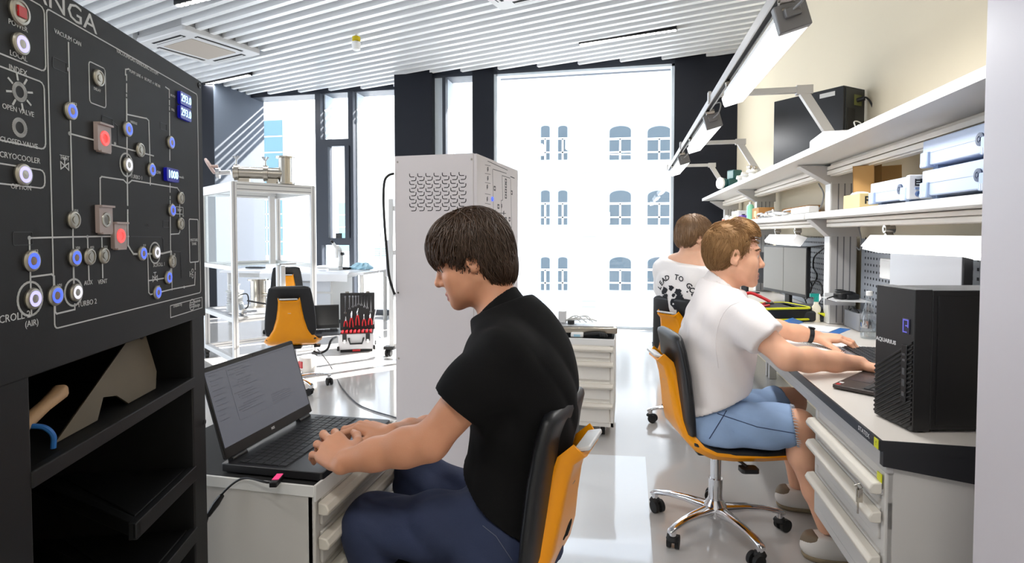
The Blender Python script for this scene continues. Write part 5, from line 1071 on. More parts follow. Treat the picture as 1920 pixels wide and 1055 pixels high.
# white trolley stand half hidden behind the white rack, its cable
p = pz(724, 668, 0); t3 = thing('white_stand', 'white upright stand on castors half hidden behind the tall white rack', 'stand', (p[0]+.25, p[1], 0))
x0 = p[0]-.0; y0 = p[1]+.0
m = MB().box(x0+.035, x0+.085, y0, y0+.06, .09, 1.62); m.box(x0+.5, x0+.55, y0, y0+.06, .09, 1.62); m.build('post', aw, t3, bevel=.004)
for z in (.09, .62, 1.05, 1.5): MB().box(x0+.03, x0+.56, y0+.01, y0+.05, z, z+.045).build('cross_bar', aw, t3, bevel=.003)
MB().box(x0-.01, x0+.045, y0+.02, y0+.10, .82, 1.20).build('side_box', M('grey lilac plastic', (206, 206, 214), .45), t3, bevel=.006)
MB().box(x0-.02, x0+.09, y0-.02, y0+.06, .075, .105).build('foot_bar', black, t3)
for dx in (.02, .52): c = MB(TR(x0+dx, y0+.02, 0)); c.cyl((-.03, 0, .035), (-.008, 0, .035), .035, n=18); c.cyl((.008, 0, .035), (.03, 0, .035), .035, n=18); c.box(-.01, .01, -.012, .012, .03, .085); c.build('caster', rubber, t3)
t3 = thing('hanging_cable', 'black cable arching down the left side of the white rack', 'cable', (-1.3, 2.6, 1.4)); MB().tube(spline([tuple(pd(u, v, 2.50)) for u, v in ((739, 325), (728, 329), (721, 340), (719, 370), (721, 420), (726, 480), (730, 520), (740, 552))]), .006, 8).build('cable', black, t3)
t3 = thing('thin_cable', 'thin white cable hanging to the floor beside the tool case', 'cord', tuple(pz(712, 640, 0))); MB().tube(spline([tuple(pd(716, 395, 6.5)), tuple(pd(712, 470, 6.5)), tuple(pd(708, 560, 6.3)), tuple(pd(700, 610, 6.2)), tuple(pz(712, 632, .006)), tuple(pz(738, 642, .006))]), .005, 6).build('cable', M('pale grey cable', (190, 192, 196), .5), t3)
# clutter on the rolling cabinet
zc = .618
q = (-.22, 3.66); t3 = thing('laptop_tray', 'flat metal chassis lying on the rolling drawer cabinet', 'chassis', (q[0], q[1], zc)); Tq = TR(q[0]-.06, q[1]-.02, zc) @ RZ(.12)
MB(Tq).box(-.22, .20, -.15, .15, .02, .06).build('case', steel, t3, bevel=.006); MB(Tq).box(-.20, .18, -.13, .13, .06, .066).build('lid', alu, t3, bevel=.002)
for x in (-.17, .15):
    for y in (-.1, .1): MB(Tq).box(x-.02, x+.02, y-.02, y+.02, 0, .021).build('foot', black, t3)
t3 = thing('work_gloves', 'crumpled black gloves under the metal chassis edge', 'gloves', (-.19, 3.47, zc)); rnd = random.Random(2); m = MB(TR(-.20, 3.475, zc))
m.tube(spline([(-.08, 0, .012), (-.03, -.01, .022), (.03, .0, .026), (.07, .01, .014)]), [.012]*25, 8)
for k in range(4): m.tube(spline([(.02+k*.012, .0, .022), (.03+k*.012, -.015, .026), (.04+k*.012, -.022, .012)]), .008, 8)
m.build('fabric', rubber, t3)
t3 = thing('white_packet', 'small white packet beside the gloves on the rolling cabinet', 'packet', (-.30, 3.46, zc)); MB(TR(-.31, 3.475, zc)).box(-.04, .04, -.02, .02, .0, .03).build('wrap', paper, t3, bevel=.008); MB(TR(-.31, 3.475, zc)).box(-.02, .02, -.0212, -.02, .006, .02).build('label_patch', M('pale blue film', (170, 214, 232), .25), t3)
t3 = thing('small_motor', 'small pale motor part with tangled wires on the chassis', 'motor', (-.40, 3.62, zc+.066)); Tq = TR(-.42, 3.62, zc+.067); MB(Tq).box(-.025, .025, -.025, .025, 0, .075).build('body', lightpl, t3, bevel=.004)
m = MB(Tq)
for k in range(7): m.tube(spline([(.02, 0, .01), (.05+.02*k, .03*math.sin(k*2), .03+.01*(k % 3)), (.10+.02*k, .04*math.cos(k*3), .012)]), .004, 6)
m.build('wire', wc, t3); MB(Tq).lathe([(.022, 0), (.022, .02), (.008, .022), (0, .022)], 14, TR(.06, -.04, .0)).build('gear', rubber, t3)
# ------------------------------------------------------------------ people: bodies as one smooth surface from a distance field
def A3(p): return np.array([p[0], p[1], p[2]], dtype=np.float32)
class Field:
    def __init__(s): s.pr = []
    def cone(s, a, b, ra, rb=None, k=.02, op='u'): s.pr.append(('c', A3(a), A3(b), ra, ra if rb is None else rb, k, op)); return s
    def ball(s, a, r, k=.01, op='u'): return s.cone(a, (a[0]+1e-5, a[1], a[2]), r, r, k, op)
    def ell(s, c, rad, R=None, k=.02, op='u'): s.pr.append(('e', A3(c), np.array(rad, np.float32), np.eye(3, dtype=np.float32) if R is None else np.array(R, np.float32), 0, k, op)); return s
    def fn(s, f, k=.0, op='i'): s.pr.append(('f', f, None, 0, 0, k, op)); return s
    def __call__(s, P):
        d = None
        for t, a, b, ra, rb, k, op in s.pr:
            if t == 'c':
                ba = b-a; pa = P-a; h = np.clip((pa@ba)/max(float(ba@ba), 1e-12), 0, 1)
                q = pa-h[:, None]*ba; e = np.sqrt(np.einsum('ij,ij->i', q, q))-(ra+(rb-ra)*h)
            elif t == 'e':
                q = (P-a)@ra; k0 = np.sqrt((((q/b)**2).sum(1)))+1e-9; k1 = np.sqrt((((q/(b*b))**2).sum(1)))+1e-9; e = k0*(k0-1)/k1
            else: e = a(P)
            if d is None: d = e; continue
            if op == 'u':
                if k > 0: h = np.maximum(k-np.abs(d-e), 0)/k; d = np.minimum(d, e)-h*h*k*.25
                else: d = np.minimum(d, e)
            else:
                e = -e if op == 's' else e
                if k > 0: h = np.maximum(k-np.abs(d-e), 0)/k; d = np.maximum(d, e)+h*h*k*.25
                else: d = np.maximum(d, e)
        return d
def surface(f, lo, hi, h):
    lo = np.array(lo, np.float32); n = np.ceil((np.array(hi)-lo)/h).astype(int)+1; B = 10
    nb = -(-n//B); D = np.full(nb*B, 1., np.float32)
    ci = np.stack(np.meshgrid(*[np.arange(q) for q in nb], indexing='ij'), -1).reshape(-1, 3)
    cd = np.concatenate([f((lo+(c*B+(B-1)/2)*h).astype(np.float32)) for c in np.array_split(ci, max(1, len(ci)//20000))])
    near = np.abs(cd) < B*h*.87*1.35+.012
    for c in ci[(~near) & (cd < 0)]: D[c[0]*B:(c[0]+1)*B, c[1]*B:(c[1]+1)*B, c[2]*B:(c[2]+1)*B] = -1
    off = np.stack(np.meshgrid(*[np.arange(B)]*3, indexing='ij'), -1).reshape(-1, 3); act = ci[near]
    for st in range(0, len(act), 60):
        bl = act[st:st+60]; P = (lo+((bl[:, None]*B+off[None]).reshape(-1, 3))*h).astype(np.float32); v = f(P).reshape(len(bl), B, B, B)
        for c, vv in zip(bl, v): D[c[0]*B:(c[0]+1)*B, c[1]*B:(c[1]+1)*B, c[2]*B:(c[2]+1)*B] = vv
    S = D < 0; cnt = np.zeros(tuple(np.array(D.shape)-1), np.int8)
    co = [(i, j, k) for i in (0, 1) for j in (0, 1) for k in (0, 1)]; m = np.array(D.shape)-1
    for i, j, k in co: cnt += S[i:i+m[0], j:j+m[1], k:k+m[2]]
    I = np.argwhere((cnt > 0) & (cnt < 8)); V = np.stack([D[I[:, 0]+i, I[:, 1]+j, I[:, 2]+k] for i, j, k in co], 1)
    acc = np.zeros((len(I), 3), np.float32); num = np.zeros(len(I), np.float32)
    for x in range(8):
        for y in range(x+1, 8):
            dv = np.array(co[y])-np.array(co[x])
            if dv.sum() != 1 or abs(dv).sum() != 1: continue
            mk = (V[:, x] < 0) != (V[:, y] < 0); tt = np.where(mk, V[:, x]/np.where(mk, V[:, x]-V[:, y], 1), 0)
            acc += mk[:, None]*(np.array(co[x])+tt[:, None]*dv); num += mk
    verts = lo+(I+acc/num[:, None])*h
    idx = np.full(tuple(m), -1, np.int32); idx[I[:, 0], I[:, 1], I[:, 2]] = np.arange(len(I)); faces = []
    for ax in range(3):
        o1, o2 = [(1, 2), (2, 0), (0, 1)][ax]; s0 = [slice(None)]*3; s1 = [slice(None)]*3; s0[ax] = slice(0, -1); s1[ax] = slice(1, None)
        a, b = S[tuple(s0)], S[tuple(s1)]; E = np.argwhere(a != b)
        E = E[(E[:, o1] > 0) & (E[:, o2] > 0) & (E[:, o1] < m[o1]) & (E[:, o2] < m[o2])]
        if not len(E): continue
        fl = a[E[:, 0], E[:, 1], E[:, 2]]; q = []
        for d1, d2 in ((-1, -1), (0, -1), (0, 0), (-1, 0)): e = E.copy(); e[:, o1] += d1; e[:, o2] += d2; q.append(idx[e[:, 0], e[:, 1], e[:, 2]])
        q = np.stack(q, 1); q[~fl] = q[~fl][:, ::-1]; faces.append(q[(q >= 0).all(1)])
    return verts, np.concatenate(faces)
def mesh_obj(name, parts, mats, parent, mi=None, smooth=True, **props):
    v = np.concatenate([p[0] for p in parts]); o = np.cumsum([0]+[len(p[0]) for p in parts])[:-1]
    fs = np.concatenate([p[1]+k for p, k in zip(parts, o)]); inv = np.array(WM[parent].inverted())
    v = v@inv[:3, :3].T+inv[:3, 3]
    me = bpy.data.meshes.new(name); me.vertices.add(len(v)); me.vertices.foreach_set('co', v.astype(np.float32).ravel())
    me.loops.add(fs.size); me.loops.foreach_set('vertex_index', fs.astype(np.int32).ravel()); me.polygons.add(len(fs)); me.polygons.foreach_set('loop_start', np.arange(0, fs.size, fs.shape[1], dtype=np.int32))
    me.update(calc_edges=True); me.validate()
    for m in (mats if isinstance(mats, list) else [mats]): me.materials.append(m)
    if mi is not None: me.polygons.foreach_set('material_index', mi(fs, np.concatenate([p[0] for p in parts])).astype(np.int32))
    if smooth: me.shade_smooth()
    ob = bpy.data.objects.new(name, me); C.objects.link(ob); ob.parent = parent; WM[ob] = WM[parent]; setp(ob, **props); return ob
nrm = lambda v: np.array(v, float)/np.linalg.norm(v)
def frame_(fwd, up):
    x = nrm(fwd); y = nrm(np.cross(up, x)); z = np.cross(x, y); return np.stack([x, y, z], 1)
class Head:
    """x forward, y left, z up, origin between the ear canals"""
    def __init__(s, c, fwd, up, sc): s.c = np.array(c, float); s.R = frame_(fwd, up); s.s = sc
    def w(s, p): return s.c+s.R@(np.array(p, float)*s.s)
    def loc(s, P): return ((P-s.c)@s.R)/s.s
    def build(s, f):
        S = s.s; e = lambda c, r, k, op='u', R=None: f.ell(s.w(c), np.array(r)*S, s.R if R is None else s.R@R, k, op)
        c = lambda a, b, ra, rb, k, op='u': f.cone(s.w(a), s.w(b), ra*S, rb*S, k, op)
        e((-.012, 0, .042), (.100, .077, .088), .03); e((.036, 0, -.018), (.061, .063, .086), .03); e((.050, 0, -.070), (.045, .047, .046), .025)
        c((.079, -.011, -.104), (.079, .011, -.104), .0165, .0165, .02)
        for y in (-1, 1):
            c((.0, y*.057, -.050), (.066, y*.024, -.099), .017, .015, .028); e((.060, y*.046, -.024), (.026, .022, .024), .02); e((.050, y*.043, -.058), (.030, .020, .036), .03)
        c((.083, -.034, .025), (.083, .034, .025), .0135, .0135, .022)
        for y in (-1, 1): f.ball(s.w((.101, y*.032, .003)), .0165*S, .012, 's')
        c((.090, 0, .014), (.112, 0, -.027), .0075, .0105, .012); f.ball(s.w((.1135, 0, -.033)), .0115*S, .008)
        for y in (-1, 1): f.ball(s.w((.101, y*.0115, -.037)), .0088*S, .006)
        for y in (-1, 1): f.ball(s.w((.1015, y*.0065, -.0455)), .0032*S, .003, 's'); f.ball(s.w((.0775, y*.0315, .0035)), .0135*S, .004); c((.086, y*.018, .016), (.080, y*.044, .016), .005, .0045, .006)
        for y in (-1, 1): c((.0985, 0, -.0705), (.088, y*.0225, -.0755), .0062, .003, .006); c((.0965, 0, -.0850), (.087, y*.020, -.0785), .0068, .0035, .006)
        c((.106, -.02, -.0775), (.106, .02, -.0775), .0028, .0028, .003, 's')
        for y in (-1, 1):
            Ry = np.array(Matrix.Rotation(y*.35, 3, 'Z') @ Matrix.Rotation(.18, 3, 'Y'))
            e((-.010, y*.079, .000), (.019, .0075, .032), .006, 'u', Ry); e((-.004, y*.0865, .004), (.0105, .006, .019), .005, 's', Ry); f.ball(s.w((.003, y*.079, -.004)), .005*S, .004); f.ball(s.w((-.004, y*.078, -.026)), .0075*S, .006)
    def eyes(s, parent):
        wm = M('eye white', (226, 222, 216), .15); im = M('eye iris', (72, 70, 62), .1)
        for y in (-1, 1):
            m = MB(Matrix.Translation(s.w((.0778, y*.0315, .0035))) @ Matrix(s.R).to_4x4() @ RY(PI/2-.05)); r = .0134*s.s
            pr = [(math.sin(a)*r*1.02, math.cos(a)*r*1.02) for a in [PI*.30*(1-i/6) for i in range(7)]]; m.lathe([(max(p[0], 1e-6), p[1]) for p in pr], 20)
            o = m.build('eye', [wm, im], parent)
            me = o.data
            for p in me.polygons:
                c = sum((me.vertices[i].co for i in p.vertices), Vector())/len(p.vertices)
            pr = [(math.sin(a)*r*1.035, math.cos(a)*r*1.035) for a in [.40*(1-i/4) for i in range(5)]]
            MB(m.T).lathe([(max(p[0], 1e-6), p[1]) for p in pr], 16).build('iris', im, o)
def hand(f, W, fdir, n, thumb, s=1., curls=None, tc=(.35, .35), spread=(.16, .05, -.07, -.20)):
    x = nrm(fdir); z = nrm(np.array(n)-x*np.dot(n, x)); y = nrm(np.array(thumb)-x*np.dot(thumb, x)-z*np.dot(thumb, z)); W = np.array(W, float)
    P = lambda a, b, c: W+s*(x*a+y*b+z*c)
    lat = (.030, .0105, -.010, -.030); fw = (.086, .090, .084, .075); hz = (-.001, .002, .001, -.004)
    ph = ((.043, .026, .021), (.047, .030, .022), (.043, .028, .021), (.034, .021, .019)); rad = (.0092, .0094, .0089, .0079)
    curls = curls or [(.5, .7, .4)]*4; tips = []
    for i in range(4):
        kn = P(fw[i], lat[i], hz[i]); f.cone(P(.0, lat[i]*.62, -.004), kn, .0135*s, .0112*s, .013)
        f.cone(P(.03, lat[i]*.8, -.008), P(fw[i]-.01, lat[i], -.007), .0115*s, .0100*s, .012)
    fing = []
    for i in range(4):
        p = P(fw[i], lat[i], hz[i]); a = 0; sp = spread[i]
        for j in range(3):
            a += curls[i][j]; d = x*math.cos(a)*math.cos(sp)+y*math.sin(sp)*math.cos(a)-z*math.sin(a); q = p+d*ph[i][j]*s
            r0 = rad[i]*s*(1.06, .98, .9)[j]; r1 = rad[i]*s*(.98, .9, .78)[j]; f.cone(p, q, r0, r1, .003); f.ball(p+z*.0008, r0*1.10, .003); p = q
        tips.append((p, d, z*math.cos(a)+x*math.sin(a), rad[i]*s))
    p = P(.018, .022, -.010); d = nrm(x*.62+y*.72-z*.22); q = p+d*.046*s; f.cone(p, q, .0165*s, .0118*s, .014)
    for j, L in enumerate((.034, .027)):
        d = nrm(d+x*tc[j]-y*tc[j]*.6-z*.12); r = q+d*L*s; f.cone(q, r, (.0112, .0104)[j]*s, (.0104, .0082)[j]*s, .005); q = r
    tips.append((q, d, nrm(z+y*.6), .010*s)); return tips
def limb(f, pts, k=.02):
    for (a, ra), (b, rb) in zip(pts[:-1], pts[1:]): f.cone(a, b, ra, rb, k)
def half(p, n):
    p = np.array(p, np.float32); n = nrm(n).astype(np.float32); return lambda P: (P-p)@n
def folds(P, amp, s=1., ph=0.):
    x, y, z = (P*s).T
    a = np.sin(23*x+14*z+2.2*np.sin(17*y+9*z+ph)+ph); b = np.sin(-19*z+26*y+1.8*np.sin(21*x+ph)+1.3*ph); c = np.sin(41*z+33*x-25*y+2.*np.sin(13*z-ph))
    return amp*(np.abs(a)*.9+.5*b*np.abs(a)+.35*c-.5)
def strands(head, guide, roots, flow, length, n_steps, rad, name, mat, parent, shell=None, lift=.0015, jit=.25, seed=0, curl=.0, tip=.15, stop=None):
    rng = np.random.default_rng(seed); N = len(roots); p = roots.copy(); path = [p.copy()]; L = length*rng.uniform(.65, 1.2, N); off = rng.uniform(-lift, lift*1.4, N); J = rng.normal(0, jit, (N, 3)); ep = 1e-3
    def grad(q): return np.stack([(guide(q+np.eye(3)[i]*ep)-guide(q-np.eye(3)[i]*ep))/(2*ep) for i in range(3)], 1)
    for k in range(n_steps):
        g = grad(p.astype(np.float32)); g /= np.linalg.norm(g, axis=1)[:, None]+1e-9
        d = flow(p)+J*(1+curl*k); d -= g*(d*g).sum(1)[:, None]; d /= np.linalg.norm(d, axis=1)[:, None]+1e-9
        mv = (L/n_steps)[:, None]*(1. if stop is None else np.where(stop(p), .04, 1.)[:, None])
        p = p+d*mv; sd = guide(p.astype(np.float32)); p = p-g*(sd-off*(1+.0*k))[:, None]*.9; path.append(p.copy())
    Q = np.stack(path, 1); Wd = head.c+(Q*head.s)@head.R.T; K = n_steps+1
    tg = np.gradient(Wd, axis=1); tg /= np.linalg.norm(tg, axis=2)[..., None]+1e-9; up = nrm((.3, .2, .9)); s1 = np.cross(tg, up); s1 /= np.linalg.norm(s1, axis=2)[..., None]+1e-9; s2 = np.cross(tg, s1)
    if stop is not None: pass
    r = rad*np.concatenate([[.7], np.ones(K-3), [.6, tip]])[None, :, None]*rng.uniform(.6, 1.3, (N, 1, 1))
    ring = np.stack([Wd+r*(s1*math.cos(a)+s2*math.sin(a)) for a in (0, 2*PI/3, 4*PI/3)], 2); v = ring.reshape(-1, 3)
    b = (np.arange(N)[:, None, None]*K+np.arange(K-1)[None, :, None])*3; j = np.arange(3)[None, None]; j2 = (np.arange(3)+1)[None, None] % 3
    fc = np.stack([b+j, b+j2, b+3+j2, b+3+j], -1).reshape(-1, 4); parts = [(v, fc)]
    if shell is not None: parts.append(shell)
    return mesh_obj(name, parts, mat, parent)
def skinmat(name, c):
    m = M(name, c, .48, var=.07, vscale=26, bump=.12, bscale=420); b = m.node_tree.nodes['Principled BSDF']; b.inputs['Subsurface Weight'].default_value = .12; b.inputs['Subsurface Radius'].default_value = (.012, .005, .003); b.inputs['Subsurface Scale'].default_value = .6; return m
lipm = M('lip skin', (176, 104, 92), .45)
def lips(H):
    def g(fs, v):
        c = v[fs].mean(1); q = H.loc(c); return ((np.abs(q[:, 1]) < .0235) & (q[:, 0] > .084) & (q[:, 2] < -.066+.15*np.abs(q[:, 1])*-.2) & (q[:, 2] > -.0895+.25*np.abs(q[:, 1])) & (q[:, 2] < -.0655-.25*np.abs(q[:, 1])))
    return g
def on_field(f, p, off=.0004):
    p = np.array(p, np.float32); e = 1e-3
    for _ in range(4):
        Q = np.stack([p]+[p+np.eye(3, dtype=np.float32)[i]*e for i in range(3)]); d = f(Q); g = (d[1:]-d[0])/e; p = p-g/(np.linalg.norm(g)+1e-9)*(d[0]-off)
    return p
def brows(H, mat, parent, f, n=80):
    for y in (-1, 1):
        m = MB(); rng = random.Random(4)
        for k in range(n):
            t = k/n; a = H.w((.0975-.018*t*t-.004*t+rng.uniform(-.001, .001), y*(.012+.036*t), .022+.006*math.sin(t*2.4)+rng.uniform(-.003, .003)))
            b = H.w((.0965-.018*t*t-.010*t, y*(.020+.037*t), .0255+.004*math.sin(t*2.4)+rng.uniform(-.002, .002))); m.tube([tuple(on_field(f, a)), tuple(on_field(f, b, .0012))], [.0011, .0005], 4)
        m.build('eyebrow', mat, parent)
def nails(tips, parent, idx=(0, 1, 2, 3, 4)):
    nm = M('finger nail', (222, 170, 152), .3)
    for i in idx:
        p, d, nn, r = tips[i]; nn = nrm(nn-d*np.dot(nn, d)); y = np.cross(nn, d); T = Matrix(np.stack([d, y, nn], 1)).to_4x4(); T.translation = Vector(p+nn*r*.62)
        MB(T).ball((-.001, 0, 0), 1, 6, sc=(.0055, r*.55, .0016)).build('nail', nm, parent)
def points_on(part, H, cond, n, seed):
    rng = np.random.default_rng(seed); v = H.loc(part[0]); v = v[cond(v)]; return v[rng.integers(0, len(v), n)]+rng.normal(0, .0008, (n, 3))
def crease(me_part, f): return me_part

# ---- the man in black ------------------------------------------------------------------
hd = math.radians(175); f1 = np.array([math.cos(hd), math.sin(hd), 0]); l1 = np.array([-math.sin(hd), math.cos(hd), 0]); O1 = np.array([-.25, 1.42, 0.])
def Q1(u, v, off=0.): return ppl(u, v, O1+l1*off, l1)
hip = Q1(955, 985); t = thing('person', 'dark haired man in a black polo shirt and blue jeans typing on the black laptop', 'person', (hip[0], hip[1], 0)); pe1 = t
fh = nrm(f1+l1*.26); H1 = Head(Q1(885, 488), fh*math.cos(.33)+np.array([0, 0, -math.sin(.33)]), np.array([0, 0, 1.])*math.cos(.33)+fh*math.sin(.33), .93)
def torso(f, st, l, infl=0., k=.055):
    for q in st:
        c, d, w_ = q[:3]; dz = np.array([0, 0, q[3] if len(q) > 3 else 0.])
        f.cone(c-l*(w_-d)-dz, c, d+infl, d+infl, k); f.cone(c, c+l*(w_-d)-dz, d+infl, d+infl, k)
st1 = [(Q1(957, 602), .060, .150, .035), (Q1(974, 636), .086, .195, .045), (Q1(984, 690), .108, .19, .012), (Q1(986, 745), .112, .178), (Q1(985, 800), .104, .168), (Q1(978, 852), .099, .160), (Q1(968, 905), .104, .166), (Q1(958, 965), .118, .180)]
shN, shF = Q1(944, 664, .180), Q1(940, 655, -.180)
elN, elF = Q1(806, 828, .245), Q1(822, 806, -.22)
wrN = np.array(pd(648, 864, 1.30)); wrF = np.array(pd(735, 812, 1.50))
def arm(f, sh, el, wr, s=1., k=.025):
    m1 = sh+(el-sh)*.45; m2 = el+(wr-el)*.28; m3 = el+(wr-el)*.65
    limb(f, [(sh, .056*s), (m1, .050*s), (el, .040*s)], k); limb(f, [(el, .0405*s), (m2, .0415*s), (m3, .034*s), (wr, .0265*s)], k)
B = Field(); H1.build(B)
nb = Q1(940, 592); B.cone(H1.w((-.030, 0, -.055)), nb, .052, .060, .035); torso(B, st1[:3], l1, -.02)
arm(B, shN, elN, wrN); arm(B, shF, elF, wrF)
kb = LT @ Vector((0, 0, .027))
dN = nrm(np.array([-.84, .52, .20])); nN = (-.20, -.42, .88); thN = (.55, .82, 0); tipsN = hand(B, wrN, dN, nN, thN, 1.02, [(.42, .35, .35), (.25, .75, .5), (.35, .75, .5), (.35, .6, .45)], (.5, .35))
dF = nrm(np.array([-.98, .06, .16])); tipsF = hand(B, wrF, dF, (.05, .10, .98), (0, -1, 0), 1.02, [(.55, .62, .35), (.5, .7, .4), (.5, .7, .4), (.45, .6, .4)], (.25, .3))
sk1 = skinmat('skin of the man in black', (216, 154, 120))
def bb(pts, pad): p = np.array(pts); return p.min(0)-pad, p.max(0)+pad
hb = bb([H1.w((.13, 0, -.12)), H1.w((-.12, .1, .14)), H1.w((-.12, -.1, .14)), H1.w((.13, 0, .14)), nb], .035)
parts = [surface(B, *hb, .0032)]
for el, sh, wr, tp in ((elN, shN, wrN, tipsN), (elF, shF, wrF, tipsF)): parts.append(surface(B, *bb([el, sh+(el-sh)*.4, wr]+[q[0] for q in tp], .06), .0034))
body1 = mesh_obj('body', parts, [sk1, lipm], t, mi=lips(H1)); H1.eyes(t); nails(tipsN, t); nails(tipsF, t)
gold = M('gold ring', (224, 190, 110), .15, 1.)
rp = nrm(tipsN[2][1])
# ring on the ring finger of the near hand
xh = dN; zh = nrm(np.array(nN)-xh*np.dot(nN, xh)); yh = nrm(np.array(thN)-xh*np.dot(thN, xh)-zh*np.dot(thN, zh))
kn = wrN+1.02*(xh*.084+yh*-.010+zh*.001); dr = xh*math.cos(.55)*math.cos(-.04)+yh*math.sin(-.04)*math.cos(.55)-zh*math.sin(.55); rc = kn+dr*.022
tt = Matrix(frame_(dr, zh)).to_4x4(); tt.translation = Vector(rc); MB(tt).lathe([(.0100, -.0025), (.0112, -.0022), (.0112, .0022), (.0100, .0025)], 24, RY(PI/2)).build('ring', gold, t)
# polo shirt
def polo(st, l, infl, nb, nr, arms, kk=.05):
    """torso with sleeves that stop at a cut across the upper arm"""
    G = Field(); torso(G, st, l, infl); G.cone(nb, st[1][0], nr, .080, .05)
    for sh, el, fr, r0, r1, r2 in arms:
        A = Field(); n = nrm(el-sh).astype(np.float32); e = sh+(el-sh)*(fr+.15); limb(A, [(sh, r0), (sh+(el-sh)*fr*.6, r1), (e, r2)], .05); A.fn(half(sh+(el-sh)*fr, n), .004); G.fn(A, kk, 'u')
    return G
st1s = st1[:6]+[(st1[6][0], .118, .174), (st1[7][0], .130, .192)]
shirtbase = polo(st1s, l1, .006, nb, .070, [(shN, elN, .60, .062, .066, .071), (shF, elF, .62, .062, .066, .068)])
hemc = Q1(925, 972, .17); hemn = nrm(Q1(987, 1008, .17)-Q1(877, 915, .17)); hn = np.cross(hemn, l1); hn = hn if hn[2] < 0 else -hn
SH = Field(); SH.fn(lambda P: shirtbase(P)-folds(P, .0055, .8, .4)*np.clip((1.25-P[:, 2])*4, .2, 1), 0, 'u'); SH.fn(half(hemc, hn), .006)
SH.fn(half(nb+nrm(H1.w((-.028, 0, -.055))-nb)*.022, H1.w((-.03, 0, -.05))-nb+f1*.01), .004)
pm = M('black pique cotton', (11, 11, 12), .9, spec=.25, bump=.25, bscale=500, var=.12, vscale=6)
lo, hi = bb([q[0] for q in st1]+[shN, shF, elN, elF], .16); hi[2] = nb[2]+.04
mesh_obj('polo_shirt', [surface(SH, lo, hi, .0065)], pm, t)
def collar(H, nb, f, mat, parent, r=.064, h=.0045, tilt=.5):
    a = nrm(H.w((-.028, 0, -.055))-nb); ap = nrm(a+f*tilt); top = nb+a*.034
    S = Field(); S.cone(nb-a*.03, nb+a*.06, r+.008, r-.002, 0); S.cone(nb-a*.05, nb+a*.08, r+.004, r-.008, .0, 's'); S.fn(half(top, ap), .003); S.fn(half(nb-a*.01, -ap), .003)
    L_ = Field(); L_.cone(nb-a*.05, nb+a*.06, r+.037, r-.002, 0); L_.cone(nb-a*.07, nb+a*.09, r+.037, r-.017, 0, 's'); L_.fn(half(top+a*.002, ap), .003); L_.fn(half(nb-a*.010, -ap), .003)
    S.fn(L_, .006, 'u'); return mesh_obj('collar', [surface(S, *bb([nb-a*.06, nb+a*.07], .12), h)], mat, parent)
collar(H1, nb, f1, pm, t)
# jeans
jm = M('dark blue denim', (46, 56, 86), .85, bump=.3, bscale=420, var=.28, vscale=7)
J = Field(); torso(J, [(Q1(952, 965), .110, .176), (Q1(958, 1000), .114, .184), (Q1(955, 1030), .105, .185)], l1, .004)
kN, kF = Q1(694, 983, .150), Q1(782, 892, -.150); hN, hF = Q1(938, 992, .100), Q1(935, 975, -.100)
aN, aF = kN+np.array([.06, 0, -.46]), kF+np.array([.04, 0, -.42])
limb(J, [(hN, .094), (hN+(kN-hN)*.5, .080), (kN, .066), (kN+(aN-kN)*.35, .064), (aN, .052)], .03); limb(J, [(hF, .094), (hF+(kF-hF)*.5, .080), (kF, .064), (kF+(aF-kF)*.35, .062), (aF, .052)], .03)
Jb = Field(); Jb.pr = J.pr[:]; JJ = Field(); JJ.fn(lambda P: Jb(P)-folds(P, .006, .95, 1.7), 0, 'u'); JJ.fn(lambda P: SH(P)-.0015, .0, 's'); JJ.fn(lambda P: np.where(P[:, 0] > -.56, .436-P[:, 2], -1.).astype(np.float32), .01)
lo, hi = bb([hN, hF, kN, kF, aN, aF, st1[-1][0]], .14); mesh_obj('jeans', [surface(JJ, lo, hi, .007)], jm, t)
stm = M('jeans seam thread', (104, 108, 124), .8)
def on_surface(f, p, d, off=.001):
    p = np.array(p, np.float32)[None]; d = nrm(d).astype(np.float32)
    for _ in range(40): p = p+d*float(f(p)[0])*.8
    return p[0]-d*off
m = MB()
for path in ([(905, 985), (930, 1005), (960, 1050)],):
    pts = [on_surface(JJ, pd(u, v, .95), ray(u, v)) for u, v in [(path[0][0]+(path[1][0]-path[0][0])*i/5, path[0][1]+(path[1][1]-path[0][1])*i/5) for i in range(5)]+[(path[1][0]+(path[2][0]-path[1][0])*i/5, path[1][1]+(path[2][1]-path[1][1])*i/5) for i in range(6)]]
    m.tube([tuple(p) for p in pts], .0008, 5)
m.build('jeans_seam', stm, t)
for a, nm in ((aN, 'shoe'), (aF, 'shoe')):
    c = a+np.array([-.07, 0, -.055]); c[2] = .05; S_ = Field(); S_.ell((c[0], c[1], .045), (.135, .048, .045), np.stack([f1, l1, (0, 0, 1)], 1), .01); S_.cone(a, (a[0], a[1], .06), .05, .048, .03); S_.fn(half((0, 0, .003), (0, 0, -1)), .004)
    mesh_obj(nm, [surface(S_, *bb([c, a], .16), .007)], M('dark trainer', (40, 40, 44), .6), t)
